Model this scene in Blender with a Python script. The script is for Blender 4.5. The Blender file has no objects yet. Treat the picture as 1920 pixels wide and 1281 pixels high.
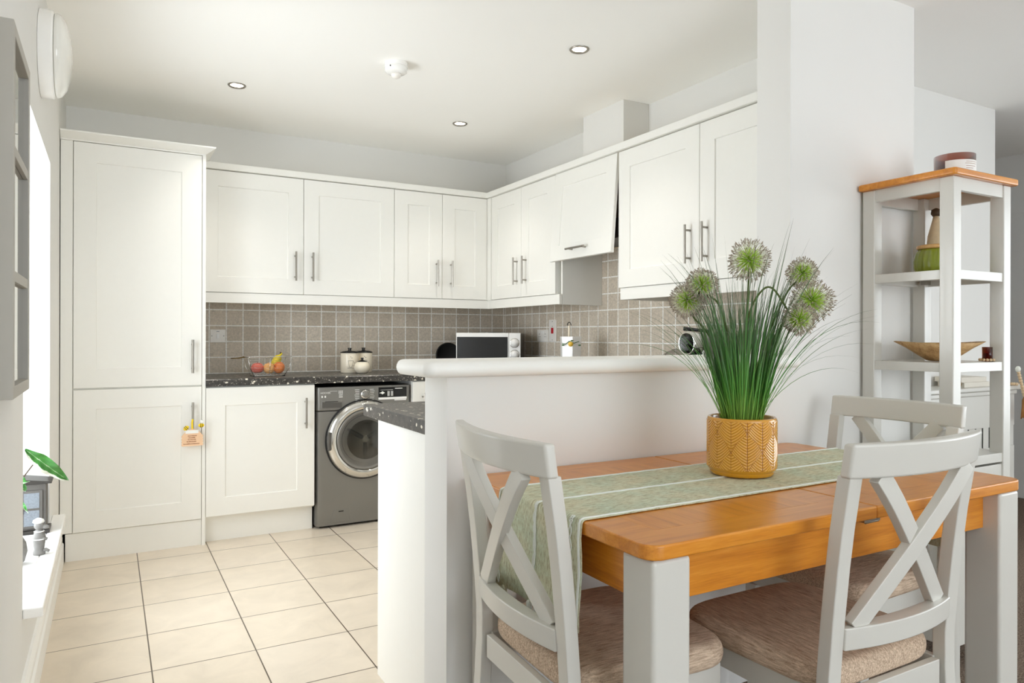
import bpy, bmesh, math, random
from mathutils import Vector, Matrix, noise
PI = math.pi
random.seed(7)
SC = bpy.context.scene
COL = SC.collection

# ------------------------------------------------------------------ camera
cam_d = bpy.data.cameras.new('camera'); cam = bpy.data.objects.new('camera', cam_d); COL.objects.link(cam)
cam_d.sensor_width = 36.0; cam_d.lens = 1340.0 * 36.0 / 1920.0
cam_d.shift_y = -10.2 / 1920.0
cam_d.clip_start = 0.05
yaw = math.radians(29.4); roll = math.radians(0.15)
fw = Vector((math.sin(yaw), math.cos(yaw), 0)); rt0 = Vector((math.cos(yaw), -math.sin(yaw), 0)); up0 = Vector((0, 0, 1))
rt = rt0 * math.cos(roll) + up0 * math.sin(roll); up = up0 * math.cos(roll) - rt0 * math.sin(roll)
m = Matrix.Identity(4)
for i in range(3):
    m[i][0] = rt[i]; m[i][1] = up[i]; m[i][2] = -fw[i]
m[0][3], m[1][3], m[2][3] = 0, 0, 1.154
cam.matrix_world = m
SC.camera = cam

# ------------------------------------------------------------------ look, world, daylight
SC.view_settings.view_transform = 'Standard'; SC.view_settings.look = 'None'
SC.view_settings.exposure = 0.04; SC.view_settings.gamma = 1.0
SC.view_settings.use_curve_mapping = False
SC.cycles.use_denoising = True
SC.cycles.max_bounces = 16; SC.cycles.diffuse_bounces = 14; SC.cycles.transparent_max_bounces = 16
SC.cycles.sample_clamp_indirect = 10.0
SC.cycles.caustics_reflective = False; SC.cycles.caustics_refractive = False
w = bpy.data.worlds.new('world'); SC.world = w; w.use_nodes = True
w.node_tree.nodes['Background'].inputs[0].default_value = (0.87, 0.945, 1.0, 1)
w.node_tree.nodes['Background'].inputs[1].default_value = 3.75

def area(name, loc, rot, sx, sy, power, color=(1, 1, 1)):
    l = bpy.data.lights.new(name, 'AREA'); l.shape = 'RECTANGLE'; l.size = sx; l.size_y = sy
    l.energy = power; l.color = color
    o = bpy.data.objects.new(name, l); COL.objects.link(o); o.location = loc; o.rotation_euler = rot
    return o
# daylight standing outside the kitchen window; unseen rear and lounge glazing added for even light
area('daylight_kitchen_window', (-0.75, 3.06, 1.15), (0, -PI / 2 + 0.12, 0), 1.5, 1.2, 44, (0.90, 0.955, 1.0))
area('added_daylight_rear', (1.5, -3.27, 1.2), (PI / 2 + 0.6, 0, 0), 3.2, 2.1, 42, (0.92, 0.965, 1.0))  # unseen rear source, tilted up to brighten the ceiling
area('added_daylight_lounge', (5.95, -0.6, 1.35), (0, PI / 2, 0), 1.6, 2.4, 24, (0.94, 0.985, 1.0))  # added source outside an unseen window, evens out the room light

# ------------------------------------------------------------------ materials
def lin(c):
    c = c / 255.0
    return c / 12.92 if c <= 0.04045 else ((c + 0.055) / 1.055) ** 2.4
def rgb(r, g, b): return (lin(r), lin(g), lin(b), 1)
MAT = {}
def nt(name):
    mt = bpy.data.materials.new(name); mt.use_nodes = True
    return mt, mt.node_tree.nodes, mt.node_tree.links, mt.node_tree.nodes['Principled BSDF']
def plain(name, col, rough=0.5, metal=0.0, var=0.03, scale=12.0, bump=0.0, bscale=None, coat=0.0, spec=0.5):
    mt, N, L, P = nt(name)
    P.inputs['Roughness'].default_value = rough; P.inputs['Metallic'].default_value = metal
    P.inputs['Coat Weight'].default_value = coat; P.inputs['Specular IOR Level'].default_value = spec
    tc = N.new('ShaderNodeTexCoord'); nz = N.new('ShaderNodeTexNoise'); nz.inputs['Scale'].default_value = scale
    nz.inputs['Detail'].default_value = 4
    L.new(tc.outputs['Object'], nz.inputs['Vector'])
    mx = N.new('ShaderNodeMix'); mx.data_type = 'RGBA'
    mx.inputs['A'].default_value = tuple(min(1, c * (1 - var)) for c in col[:3]) + (1,)
    mx.inputs['B'].default_value = tuple(min(1, c * (1 + var)) for c in col[:3]) + (1,)
    L.new(nz.outputs['Fac'], mx.inputs['Factor']); L.new(mx.outputs['Result'], P.inputs['Base Color'])
    if bump:
        n2 = N.new('ShaderNodeTexNoise'); n2.inputs['Scale'].default_value = bscale or scale; n2.inputs['Detail'].default_value = 3
        L.new(tc.outputs['Object'], n2.inputs['Vector'])
        b = N.new('ShaderNodeBump'); b.inputs['Strength'].default_value = bump; b.inputs['Distance'].default_value = 0.002
        L.new(n2.outputs['Fac'], b.inputs['Height']); L.new(b.outputs['Normal'], P.inputs['Normal'])
    MAT[name] = mt; return mt
def ramp(N, stops):
    r = N.new('ShaderNodeValToRGB'); e = r.color_ramp.elements
    e[0].position, e[0].color = stops[0]; e[1].position, e[1].color = stops[-1]
    for p, c in stops[1:-1]:
        k = e.new(p); k.color = c
    return r
def wood(name, cols, axis, scale=14, stretch=0.07, rough=0.35, rough_b=0.3, coat=0.2):
    mt, N, L, P = nt(name)
    tc = N.new('ShaderNodeTexCoord'); mp = N.new('ShaderNodeMapping')
    s = [1, 1, 1]; s[axis] = stretch; mp.inputs['Scale'].default_value = s
    nz = N.new('ShaderNodeTexNoise'); nz.inputs['Scale'].default_value = scale; nz.inputs['Detail'].default_value = 8
    nz.inputs['Roughness'].default_value = 0.65; nz.inputs['Distortion'].default_value = 0.4
    n2 = N.new('ShaderNodeTexNoise'); n2.inputs['Scale'].default_value = scale * 9; n2.inputs['Detail'].default_value = 2
    L.new(tc.outputs['Object'], mp.inputs['Vector']); L.new(mp.outputs[0], nz.inputs['Vector']); L.new(mp.outputs[0], n2.inputs['Vector'])
    ad = N.new('ShaderNodeMath'); ad.operation = 'MULTIPLY_ADD'; ad.inputs[1].default_value = 0.35
    L.new(n2.outputs['Fac'], ad.inputs[0]); L.new(nz.outputs['Fac'], ad.inputs[2])
    r = ramp(N, [(0.45, cols[0]), (0.66, cols[1]), (0.85, cols[2])]); L.new(ad.outputs[0], r.inputs[0])
    L.new(r.outputs[0], P.inputs['Base Color']); P.inputs['Roughness'].default_value = rough; P.inputs['Coat Weight'].default_value = coat
    P.inputs['Coat Roughness'].default_value = rough_b
    b = N.new('ShaderNodeBump'); b.inputs['Strength'].default_value = 0.08; b.inputs['Distance'].default_value = 0.001
    L.new(ad.outputs[0], b.inputs['Height']); L.new(b.outputs[0], P.inputs['Normal'])
    MAT[name] = mt; return mt
def tiles(name, axes, size, off, mortar, c1, c2, cm, rough, nscale, nvar, bump=0.5):
    mt, N, L, P = nt(name)
    tc = N.new('ShaderNodeTexCoord'); sp = N.new('ShaderNodeSeparateXYZ'); cb = N.new('ShaderNodeCombineXYZ')
    L.new(tc.outputs['Object'], sp.inputs[0])
    for k in range(2):
        a = N.new('ShaderNodeMath'); a.operation = 'SUBTRACT'; a.inputs[1].default_value = off[k]
        L.new(sp.outputs[axes[k]], a.inputs[0]); L.new(a.outputs[0], cb.inputs[k])
    br = N.new('ShaderNodeTexBrick'); br.offset = 0.0; br.squash = 1.0
    br.inputs['Scale'].default_value = 1.0; br.inputs['Brick Width'].default_value = size[0]; br.inputs['Row Height'].default_value = size[1]
    br.inputs['Mortar Size'].default_value = mortar; br.inputs['Mortar Smooth'].default_value = 0.1
    br.inputs['Color1'].default_value = c1; br.inputs['Color2'].default_value = c2; br.inputs['Mortar'].default_value = cm
    L.new(cb.outputs[0], br.inputs['Vector'])
    nz = N.new('ShaderNodeTexNoise'); nz.inputs['Scale'].default_value = nscale; nz.inputs['Detail'].default_value = 6; nz.inputs['Roughness'].default_value = 0.6
    nz.inputs['Distortion'].default_value = 0.6
    L.new(tc.outputs['Object'], nz.inputs['Vector'])
    r = ramp(N, [(0.3, (1 - nvar,) * 3 + (1,)), (0.7, (1 + nvar * 0.5,) * 3 + (1,))]); L.new(nz.outputs['Fac'], r.inputs[0])
    mx = N.new('ShaderNodeMix'); mx.data_type = 'RGBA'; mx.blend_type = 'MULTIPLY'; mx.inputs['Factor'].default_value = 1
    L.new(br.outputs['Color'], mx.inputs['A']); L.new(r.outputs[0], mx.inputs['B']); L.new(mx.outputs['Result'], P.inputs['Base Color'])
    P.inputs['Roughness'].default_value = rough
    inv = N.new('ShaderNodeMath'); inv.operation = 'SUBTRACT'; inv.inputs[0].default_value = 1; L.new(br.outputs['Fac'], inv.inputs[1])
    b = N.new('ShaderNodeBump'); b.inputs['Strength'].default_value = bump; b.inputs['Distance'].default_value = 0.002
    L.new(inv.outputs[0], b.inputs['Height']); L.new(b.outputs[0], P.inputs['Normal'])
    MAT[name] = mt; return mt
def fabric(name, c0, c1, axis, scale=60, stretch=0.12, bump=0.6):
    mt, N, L, P = nt(name)
    tc = N.new('ShaderNodeTexCoord'); mp = N.new('ShaderNodeMapping'); s = [1, 1, 1]; s[axis] = stretch; mp.inputs['Scale'].default_value = s
    nz = N.new('ShaderNodeTexNoise'); nz.inputs['Scale'].default_value = scale; nz.inputs['Detail'].default_value = 6; nz.inputs['Roughness'].default_value = 0.7
    wv = N.new('ShaderNodeTexNoise'); wv.inputs['Scale'].default_value = 900; wv.inputs['Detail'].default_value = 1
    L.new(tc.outputs['Object'], mp.inputs[0]); L.new(mp.outputs[0], nz.inputs[0]); L.new(tc.outputs['Object'], wv.inputs[0])
    ad = N.new('ShaderNodeMath'); ad.operation = 'MULTIPLY_ADD'; ad.inputs[1].default_value = 0.35
    L.new(wv.outputs['Fac'], ad.inputs[0]); L.new(nz.outputs['Fac'], ad.inputs[2])
    r = ramp(N, [(0.45, c0), (0.85, c1)]); L.new(ad.outputs[0], r.inputs[0]); L.new(r.outputs[0], P.inputs['Base Color'])
    P.inputs['Roughness'].default_value = 0.9; P.inputs['Specular IOR Level'].default_value = 0.2
    b = N.new('ShaderNodeBump'); b.inputs['Strength'].default_value = bump; b.inputs['Distance'].default_value = 0.0012
    L.new(ad.outputs[0], b.inputs['Height']); L.new(b.outputs[0], P.inputs['Normal'])
    MAT[name] = mt; return mt
def emit(name, col, s):
    mt, N, L, P = nt(name)
    P.inputs['Base Color'].default_value = (0, 0, 0, 1); P.inputs['Emission Color'].default_value = col; P.inputs['Emission Strength'].default_value = s
    MAT[name] = mt; return mt
def glass(name, tint=(1, 1, 1, 1), fac=0.12, rough=0.02):
    mt, N, L, P = nt(name); N.remove(P)
    out = [n for n in N if n.type == 'OUTPUT_MATERIAL'][0]
    t = N.new('ShaderNodeBsdfTransparent'); t.inputs[0].default_value = tint
    g = N.new('ShaderNodeBsdfGlossy'); g.inputs['Roughness'].default_value = rough
    f = N.new('ShaderNodeLayerWeight'); f.inputs[0].default_value = fac
    mx = N.new('ShaderNodeMixShader'); L.new(f.outputs['Facing'], mx.inputs[0]); L.new(t.outputs[0], mx.inputs[1]); L.new(g.outputs[0], mx.inputs[2])
    L.new(mx.outputs[0], out.inputs[0]); MAT[name] = mt; return mt

plain('wall_paint', rgb(227, 226, 223), 0.85, var=0.012, scale=3, bump=0.04, bscale=120)
plain('ceiling_paint', rgb(250, 249, 246), 0.9, var=0.01, scale=2)
plain('white_paint', rgb(243, 242, 238), 0.45, var=0.01)
plain('cabinet', rgb(235, 234, 229), 0.42, var=0.012, scale=30)
plain('cabinet_inside', rgb(225, 205, 165), 0.6)
plain('chair_paint', rgb(207, 205, 198), 0.32, var=0.012, scale=9, coat=0.15)
plain('steel', rgb(165, 160, 152), 0.32, metal=1.0)
plain('brushed', rgb(150, 147, 138), 0.45, metal=0.6)
plain('chrome', rgb(215, 213, 208), 0.12, metal=1.0, var=0.0)
plain('dark_metal', rgb(70, 67, 64), 0.4, metal=0.8)
plain('washer_grey', rgb(132, 130, 126), 0.38, metal=0.55, var=0.01)
plain('washer_dark', rgb(95, 93, 90), 0.3, metal=0.4, var=0.01)
plain('black', rgb(14, 14, 14), 0.25)
plain('black_matte', rgb(10, 10, 10), 0.6)
plain('white_gloss', rgb(245, 244, 242), 0.2)
plain('white_mark', rgb(235, 235, 232), 0.5)
plain('grey_mark', rgb(60, 58, 56), 0.6)
plain('plastic_white', rgb(240, 236, 230), 0.35)
plain('screw', rgb(120, 120, 118), 0.4, metal=0.6)
plain('red', rgb(190, 20, 35), 0.3)
plain('cream_ceramic', rgb(238, 228, 208), 0.25, var=0.04, scale=8)
plain('apple_red', rgb(214, 92, 72), 0.3, var=0.25, scale=18)
plain('apple_yellow', rgb(232, 170, 95), 0.3, var=0.2, scale=22)
plain('nectarine', rgb(232, 120, 40), 0.35, var=0.35, scale=16)
plain('banana', rgb(218, 196, 20), 0.4, var=0.12, scale=20)
plain('stem_brown', rgb(70, 50, 28), 0.7)
plain('tag_wood', rgb(232, 194, 158), 0.6, var=0.05, scale=40)
plain('tag_text', rgb(150, 92, 60), 0.7)
plain('yellow', rgb(240, 205, 20), 0.5)
plain('lemon', rgb(240, 195, 70), 0.4)
plain('leaf_dark', rgb(70, 110, 60), 0.5)
plain('stone_grey', rgb(128, 126, 123), 0.7, var=0.2, scale=60)
plain('ornament_grey', rgb(88, 84, 80), 0.6, var=0.1, scale=40)
plain('ornament_glass', rgb(120, 126, 134), 0.35, var=0.35, scale=180)
plain('mirror_frame', rgb(176, 172, 163), 0.6, var=0.04)
plain('mirror', rgb(240, 240, 240), 0.02, metal=1.0, var=0.0)
plain('gap_shade', rgb(25, 24, 22), 0.8)  # near-black colour standing in for shade inside gaps
plain('soil', rgb(60, 30, 14), 0.9)
plain('bead', rgb(222, 196, 160), 0.6, var=0.08, scale=40)
plain('tassel', rgb(165, 112, 60), 0.8, var=0.2, scale=90)
plain('paper', rgb(228, 222, 208), 0.8, var=0.04)
plain('book_cover', rgb(214, 208, 196), 0.6)
plain('brass_dark', rgb(120, 95, 50), 0.4, metal=0.8)
plain('rattan', rgb(205, 185, 150), 0.7, var=0.12, scale=70, bump=0.3)
plain('jar_green', rgb(128, 138, 38), 0.18, var=0.1, coat=0.4)
plain('flower_stem', rgb(78, 96, 40), 0.6, var=0.15, scale=20)
plain('allium_green', rgb(186, 214, 98), 0.6, var=0.12, scale=50)
plain('allium_pale', rgb(216, 218, 192), 0.6, var=0.1, scale=60)
plain('allium_tip', rgb(168, 156, 142), 0.7, var=0.2, scale=60)
plain('plant_white', rgb(238, 240, 230), 0.5)
plain('runner_white', rgb(232, 236, 230), 0.9, bump=0.5, bscale=400)
plain('skirt_paint', rgb(240, 240, 238), 0.4)
plain('dome_plastic', rgb(236, 235, 230), 0.15, coat=0.5)
emit('bulb', (1.0, 0.86, 0.66, 1), 14)
emit('flame', (1.0, 0.62, 0.2, 1), 2.5)
glass('window_glass', fac=0.08)
glass('amber_glass', (0.55, 0.20, 0.05, 1), 0.2)
glass('washer_glass', (0.75, 0.75, 0.73, 1), 0.35, 0.03)
glass('clear_plastic', (0.9, 0.9, 0.9, 1), 0.3, 0.1)
OAK = [rgb(182, 106, 20), rgb(208, 131, 34), rgb(221, 148, 52)]
wood('oak_x', OAK, 0, scale=42, stretch=0.05, rough=0.30)
wood('oak_y', OAK, 1, scale=42, stretch=0.05, rough=0.30)
wood('wicker_wood', [rgb(150, 112, 68), rgb(190, 152, 102), rgb(212, 178, 128)], 0, scale=30, stretch=0.2, coat=0.0, rough=0.6)
wood('lid_wood', [rgb(170, 125, 70), rgb(205, 160, 100), rgb(220, 180, 120)], 0, scale=20)
tiles('splash_back', (0, 2), (0.1005, 0.1005), (0.548, 0.914), 0.0036, rgb(217, 205, 188), rgb(199, 186, 168), rgb(254, 252, 247), 0.5, 80, 0.24)
tiles('splash_right', (1, 2), (0.1005, 0.1005), (4.044, 0.914), 0.0036, rgb(217, 205, 188), rgb(199, 186, 168), rgb(254, 252, 247), 0.5, 80, 0.24)
tiles('floor_tile', (0, 1), (0.3415, 0.3415), (0.130, 4.108), 0.0024, rgb(224, 212, 195), rgb(218, 205, 186), rgb(92, 80, 66), 0.32, 6, 0.10, 0.4)

def carpet_mat():
    mt, N, L, P = nt('carpet')
    tc = N.new('ShaderNodeTexCoord'); nz = N.new('ShaderNodeTexNoise'); nz.inputs['Scale'].default_value = 160; nz.inputs['Detail'].default_value = 4
    L.new(tc.outputs['Object'], nz.inputs[0])
    r = ramp(N, [(0.3, rgb(78, 64, 54)), (0.7, rgb(158, 140, 124))]); L.new(nz.outputs['Fac'], r.inputs[0]); L.new(r.outputs[0], P.inputs['Base Color'])
    P.inputs['Roughness'].default_value = 1; P.inputs['Specular IOR Level'].default_value = 0.1
    b = N.new('ShaderNodeBump'); b.inputs['Strength'].default_value = 1; b.inputs['Distance'].default_value = 0.005
    L.new(nz.outputs['Fac'], b.inputs['Height']); L.new(b.outputs[0], P.inputs['Normal']); MAT['carpet'] = mt
carpet_mat()
def worktop_mat():
    mt, N, L, P = nt('worktop')
    tc = N.new('ShaderNodeTexCoord')
    base = N.new('ShaderNodeTexNoise'); base.inputs['Scale'].default_value = 60; base.inputs['Detail'].default_value = 5
    L.new(tc.outputs['Object'], base.inputs[0])
    r = ramp(N, [(0.3, rgb(30, 28, 27)), (0.75, rgb(78, 74, 70))]); L.new(base.outputs['Fac'], r.inputs[0])
    def spots(scale, thr, keep):
        mp = N.new('ShaderNodeMapping'); mp.inputs['Scale'].default_value = (1, 1, 1.4); L.new(tc.outputs['Object'], mp.inputs[0])
        dn = N.new('ShaderNodeTexNoise'); dn.inputs['Scale'].default_value = 90; L.new(mp.outputs[0], dn.inputs[0])
        ad = N.new('ShaderNodeVectorMath'); ad.operation = 'MULTIPLY_ADD'; ad.inputs[1].default_value = (0.012,) * 3
        L.new(dn.outputs['Color'], ad.inputs[0]); L.new(mp.outputs[0], ad.inputs[2])
        v = N.new('ShaderNodeTexVoronoi'); v.inputs['Scale'].default_value = scale; L.new(ad.outputs[0], v.inputs['Vector'])
        lt = N.new('ShaderNodeMath'); lt.operation = 'LESS_THAN'; lt.inputs[1].default_value = thr; L.new(v.outputs['Distance'], lt.inputs[0])
        sx = N.new('ShaderNodeSeparateColor'); L.new(v.outputs['Color'], sx.inputs[0])
        l2 = N.new('ShaderNodeMath'); l2.operation = 'LESS_THAN'; l2.inputs[1].default_value = keep; L.new(sx.outputs[0], l2.inputs[0])
        mu = N.new('ShaderNodeMath'); mu.operation = 'MULTIPLY'; L.new(lt.outputs[0], mu.inputs[0]); L.new(l2.outputs[0], mu.inputs[1]); return mu
    a = spots(30, 0.23, 0.85); b = spots(75, 0.24, 0.6)
    m1 = N.new('ShaderNodeMix'); m1.data_type = 'RGBA'; m1.inputs['B'].default_value = rgb(225, 220, 205)
    L.new(a.outputs[0], m1.inputs['Factor']); L.new(r.outputs[0], m1.inputs['A'])
    m2 = N.new('ShaderNodeMix'); m2.data_type = 'RGBA'; m2.inputs['B'].default_value = rgb(170, 165, 152)
    L.new(b.outputs[0], m2.inputs['Factor']); L.new(m1.outputs['Result'], m2.inputs['A']); L.new(m2.outputs['Result'], P.inputs['Base Color'])
    P.inputs['Roughness'].default_value = 0.28; MAT['worktop'] = mt
worktop_mat()
fabric('seat_fabric', rgb(140, 114, 92), rgb(230, 208, 184), 1, scale=260, stretch=0.09)
def runner_mat():
    mt, N, L, P = nt('runner')
    tc = N.new('ShaderNodeTexCoord'); mp = N.new('ShaderNodeMapping'); mp.inputs['Scale'].default_value = (0.2, 1, 0.25)
    nz = N.new('ShaderNodeTexNoise'); nz.inputs['Scale'].default_value = 260; nz.inputs['Detail'].default_value = 6; nz.inputs['Roughness'].default_value = 0.75
    L.new(tc.outputs['Object'], mp.inputs[0]); L.new(mp.outputs[0], nz.inputs[0])
    bg = N.new('ShaderNodeTexNoise'); bg.inputs['Scale'].default_value = 9; bg.inputs['Detail'].default_value = 3; L.new(tc.outputs['Object'], bg.inputs[0])
    r = ramp(N, [(0.34, rgb(172, 160, 136)), (0.47, rgb(226, 218, 200)), (0.64, rgb(244, 243, 234))]); L.new(nz.outputs['Fac'], r.inputs[0])
    r2 = ramp(N, [(0.3, rgb(242, 240, 222)), (0.7, rgb(222, 240, 230))]); L.new(bg.outputs['Fac'], r2.inputs[0])
    mx = N.new('ShaderNodeMix'); mx.data_type = 'RGBA'; mx.blend_type = 'MULTIPLY'; mx.inputs['Factor'].default_value = 1
    L.new(r.outputs[0], mx.inputs['A']); L.new(r2.outputs[0], mx.inputs['B'])
    L.new(mx.outputs['Result'], P.inputs['Base Color']); P.inputs['Roughness'].default_value = 0.95; P.inputs['Specular IOR Level'].default_value = 0.1
    b = N.new('ShaderNodeBump'); b.inputs['Strength'].default_value = 0.9; b.inputs['Distance'].default_value = 0.002
    L.new(nz.outputs['Fac'], b.inputs['Height']); L.new(b.outputs[0], P.inputs['Normal']); MAT['runner'] = mt
runner_mat()
def attr_mat(name, attr, stops, rough=0.4, coat=0.0, trans=0.0):
    mt, N, L, P = nt(name)
    at = N.new('ShaderNodeAttribute'); at.attribute_name = attr
    r = ramp(N, stops); L.new(at.outputs['Fac'], r.inputs[0]); L.new(r.outputs[0], P.inputs['Base Color'])
    P.inputs['Roughness'].default_value = rough; P.inputs['Coat Weight'].default_value = coat; P.inputs['Coat Roughness'].default_value = 0.08
    MAT[name] = mt; return mt
attr_mat('pot_glaze', 'vein', [(0.0, rgb(168, 104, 8)), (0.5, rgb(222, 158, 24)), (1.0, rgb(242, 194, 88))], 0.25, 0.8)
attr_mat('grass', 'along', [(0.0, rgb(150, 190, 84)), (0.3, rgb(92, 158, 66)), (0.6, rgb(76, 124, 64)), (0.85, rgb(86, 106, 74)), (1.0, rgb(98, 98, 78))], 0.45)
attr_mat('leaf_variegated', 'along', [(0.0, rgb(52, 112, 44)), (0.55, rgb(70, 140, 60)), (0.62, rgb(232, 238, 222)), (1.0, rgb(246, 248, 240))], 0.35)

# ------------------------------------------------------------------ geometry helpers
OFF = {}
def box(bm, x0, x1, y0, y1, z0, z1):
    v = [bm.verts.new((x, y, z)) for z in (z0, z1) for x, y in ((x0, y0), (x1, y0), (x1, y1), (x0, y1))]
    for f in ((0, 3, 2, 1), (4, 5, 6, 7), (0, 1, 5, 4), (1, 2, 6, 5), (2, 3, 7, 6), (3, 0, 4, 7)): bm.faces.new([v[i] for i in f])
    return v
def prism(bm, poly, axis, a0, a1):
    def pt(p, a):
        if axis == 0: return (a, p[0], p[1])
        if axis == 1: return (p[0], a, p[1])
        return (p[0], p[1], a)
    A = [bm.verts.new(pt(p, a0)) for p in poly]; B = [bm.verts.new(pt(p, a1)) for p in poly]
    n = len(poly)
    for i in range(n): bm.faces.new((A[i], A[(i + 1) % n], B[(i + 1) % n], B[i]))
    bm.faces.new(A[::-1]); bm.faces.new(B)
def tube(bm, pts, rad, seg=8, closed=False, flat=1.0, side=None):
    pts = [Vector(p) for p in pts]; n = len(pts)
    if not hasattr(rad, '__len__'): rad = [rad] * n
    prev = None; rings = []
    for i, p in enumerate(pts):
        if closed: t = pts[(i + 1) % n] - pts[i - 1]
        else: t = pts[min(i + 1, n - 1)] - pts[max(i - 1, 0)]
        t.normalize()
        if prev is None:
            a = Vector(side) if side else (Vector((0, 0, 1)) if abs(t.z) < 0.9 else Vector((1, 0, 0)))
        else: a = prev
        nrm = (a - t * a.dot(t)).normalized(); prev = nrm; b = t.cross(nrm)
        rings.append([bm.verts.new(p + (nrm * math.cos(k * 2 * PI / seg) + b * math.sin(k * 2 * PI / seg) * flat) * max(rad[i], 1e-5)) for k in range(seg)])
    m_ = n if closed else n - 1
    for i in range(m_):
        A, B = rings[i], rings[(i + 1) % n]
        for k in range(seg): bm.faces.new((A[k], A[(k + 1) % seg], B[(k + 1) % seg], B[k]))
    if not closed:
        bm.faces.new(rings[0][::-1]); bm.faces.new(rings[-1])
def lathe(bm, prof, c=(0, 0, 0), seg=32, cap=True, M=None):
    rings = []
    for r, z in prof:
        ring = []
        for k in range(seg):
            a = 2 * PI * k / seg
            p = Vector((r * math.cos(a), r * math.sin(a), z))
            if M is not None: p = M @ p
            ring.append(bm.verts.new(p + Vector(c)))
        rings.append(ring)
    for A, B in zip(rings, rings[1:]):
        for k in range(seg): bm.faces.new((A[k], A[(k + 1) % seg], B[(k + 1) % seg], B[k]))
    if cap:
        bm.faces.new(rings[0][::-1]); bm.faces.new(rings[-1])
def sweep_rect(bm, pts, w_, t_, wdir):
    """rectangular bar through pts; w_ wide along wdir, t_ thick across"""
    pts = [Vector(p) for p in pts]; n = len(pts); rings = []
    for i, p in enumerate(pts):
        t = (pts[min(i + 1, n - 1)] - pts[max(i - 1, 0)]).normalized()
        wd = Vector(wdir[i] if isinstance(wdir, list) else wdir); wd = (wd - t * wd.dot(t)).normalized(); th = t.cross(wd)
        rings.append([bm.verts.new(p + wd * (a * w_ / 2) + th * (b * t_ / 2)) for a, b in ((-1, -1), (1, -1), (1, 1), (-1, 1))])
    for A, B in zip(rings, rings[1:]):
        for k in range(4): bm.faces.new((A[k], A[(k + 1) % 4], B[(k + 1) % 4], B[k]))
    bm.faces.new(rings[0][::-1]); bm.faces.new(rings[-1])
def ball(bm, c, r, seg=12, sq=(1, 1, 1), rot=None):
    prof = [(max(1e-4, math.sin(PI * i / (seg // 2))), -math.cos(PI * i / (seg // 2))) for i in range(seg // 2 + 1)]
    M = Matrix.Diagonal((r * sq[0], r * sq[1], r * sq[2])).to_3x3()
    if rot is not None: M = rot @ M
    lathe(bm, prof, c, seg, True, M)
def new(): return bmesh.new()
def part(name, bm, mat, parent=None, bev=0.0, smooth=False, label=None, segs=2, local=False, kind=None):
    bmesh.ops.recalc_face_normals(bm, faces=bm.faces[:])
    top = parent is None
    if top and kind != 'structure':
        xs = [v.co for v in bm.verts]
        o = Vector(((min(v.x for v in xs) + max(v.x for v in xs)) / 2, (min(v.y for v in xs) + max(v.y for v in xs)) / 2, min(v.z for v in xs)))
    elif top: o = Vector((0, 0, 0))
    else: o = Vector((0, 0, 0)) if local else OFF[parent.name]
    if o.length: bmesh.ops.translate(bm, verts=bm.verts[:], vec=-o)
    me = bpy.data.meshes.new(name); bm.to_mesh(me); bm.free()
    ob = bpy.data.objects.new(name, me); COL.objects.link(ob)
    if top: ob.location = o; OFF[ob.name] = o.copy()
    else: ob.parent = parent; OFF[ob.name] = Vector((0, 0, 0)) if local else OFF[parent.name].copy()
    me.materials.append(MAT[mat])
    if smooth:
        for p in me.polygons: p.use_smooth = True
    if bev:
        b = ob.modifiers.new('bevel', 'BEVEL'); b.width = bev; b.segments = segs; b.limit_method = 'ANGLE'; b.angle_limit = math.radians(40)
        for p in me.polygons: p.use_smooth = True
        wn = ob.modifiers.new('wn', 'WEIGHTED_NORMAL'); wn.keep_sharp = False
    if label: ob['label'] = label
    if kind: ob['kind'] = kind
    return ob
def thing(name, loc, label, cat, group=None, rz=0.0):
    o = bpy.data.objects.new(name, None); COL.objects.link(o); o.location = loc; o.rotation_euler = (0, 0, rz)
    o.empty_display_size = 0.05; o['label'] = label; o['category'] = cat
    if group: o['group'] = group
    OFF[o.name] = Vector(loc) if not rz else Vector((0, 0, 0))
    return o
def tag(o, label, cat, group=None):
    o['label'] = label; o['category'] = cat
    if group: o['group'] = group
    return o
def copy_tree(o, parent=None):
    c = o.copy(); COL.objects.link(c)
    if parent: c.parent = parent
    for ch in list(o.children): copy_tree(ch, c)
    return c
def struct(name, bm, mat, parent=None, bev=0.0, smooth=False):
    return part(name, bm, mat, parent, bev, smooth, kind='structure' if parent is None else None)
def bx(*a):
    bm = new(); box(bm, *a); return bm
def text_bm(s, size, font_scale_x=1.0):
    cu = bpy.data.curves.new('t', 'FONT'); cu.body = s; cu.size = size; cu.align_x = 'LEFT'
    o = bpy.data.objects.new('t', cu); COL.objects.link(o)
    me = o.to_mesh(); bm = new(); bm.from_mesh(me); o.to_mesh_clear(); bpy.data.objects.remove(o)
    for v in bm.verts: v.co.x *= font_scale_x
    return bm

# ------------------------------------------------------------------ room shell
ZC = 2.478; YB = 4.86; XR = 2.68; XL = -0.22
YH = 1.712
bm = new(); box(bm, XL - 0.3, XR, 1.79, YB, -0.05, 0.0); struct('floor', bm, 'floor_tile')
bm = new(); box(bm, XL - 0.3, 6.0, -3.3, 1.79, -0.05, 0.0); box(bm, XR, 6.0, 1.79, YB, -0.05, 0.0); struct('floor', bm, 'carpet')
struct('ceiling', bx(XL - 0.3, 6.0, -3.3, YB + 0.2, ZC, ZC + 0.1), 'ceiling_paint')
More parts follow.
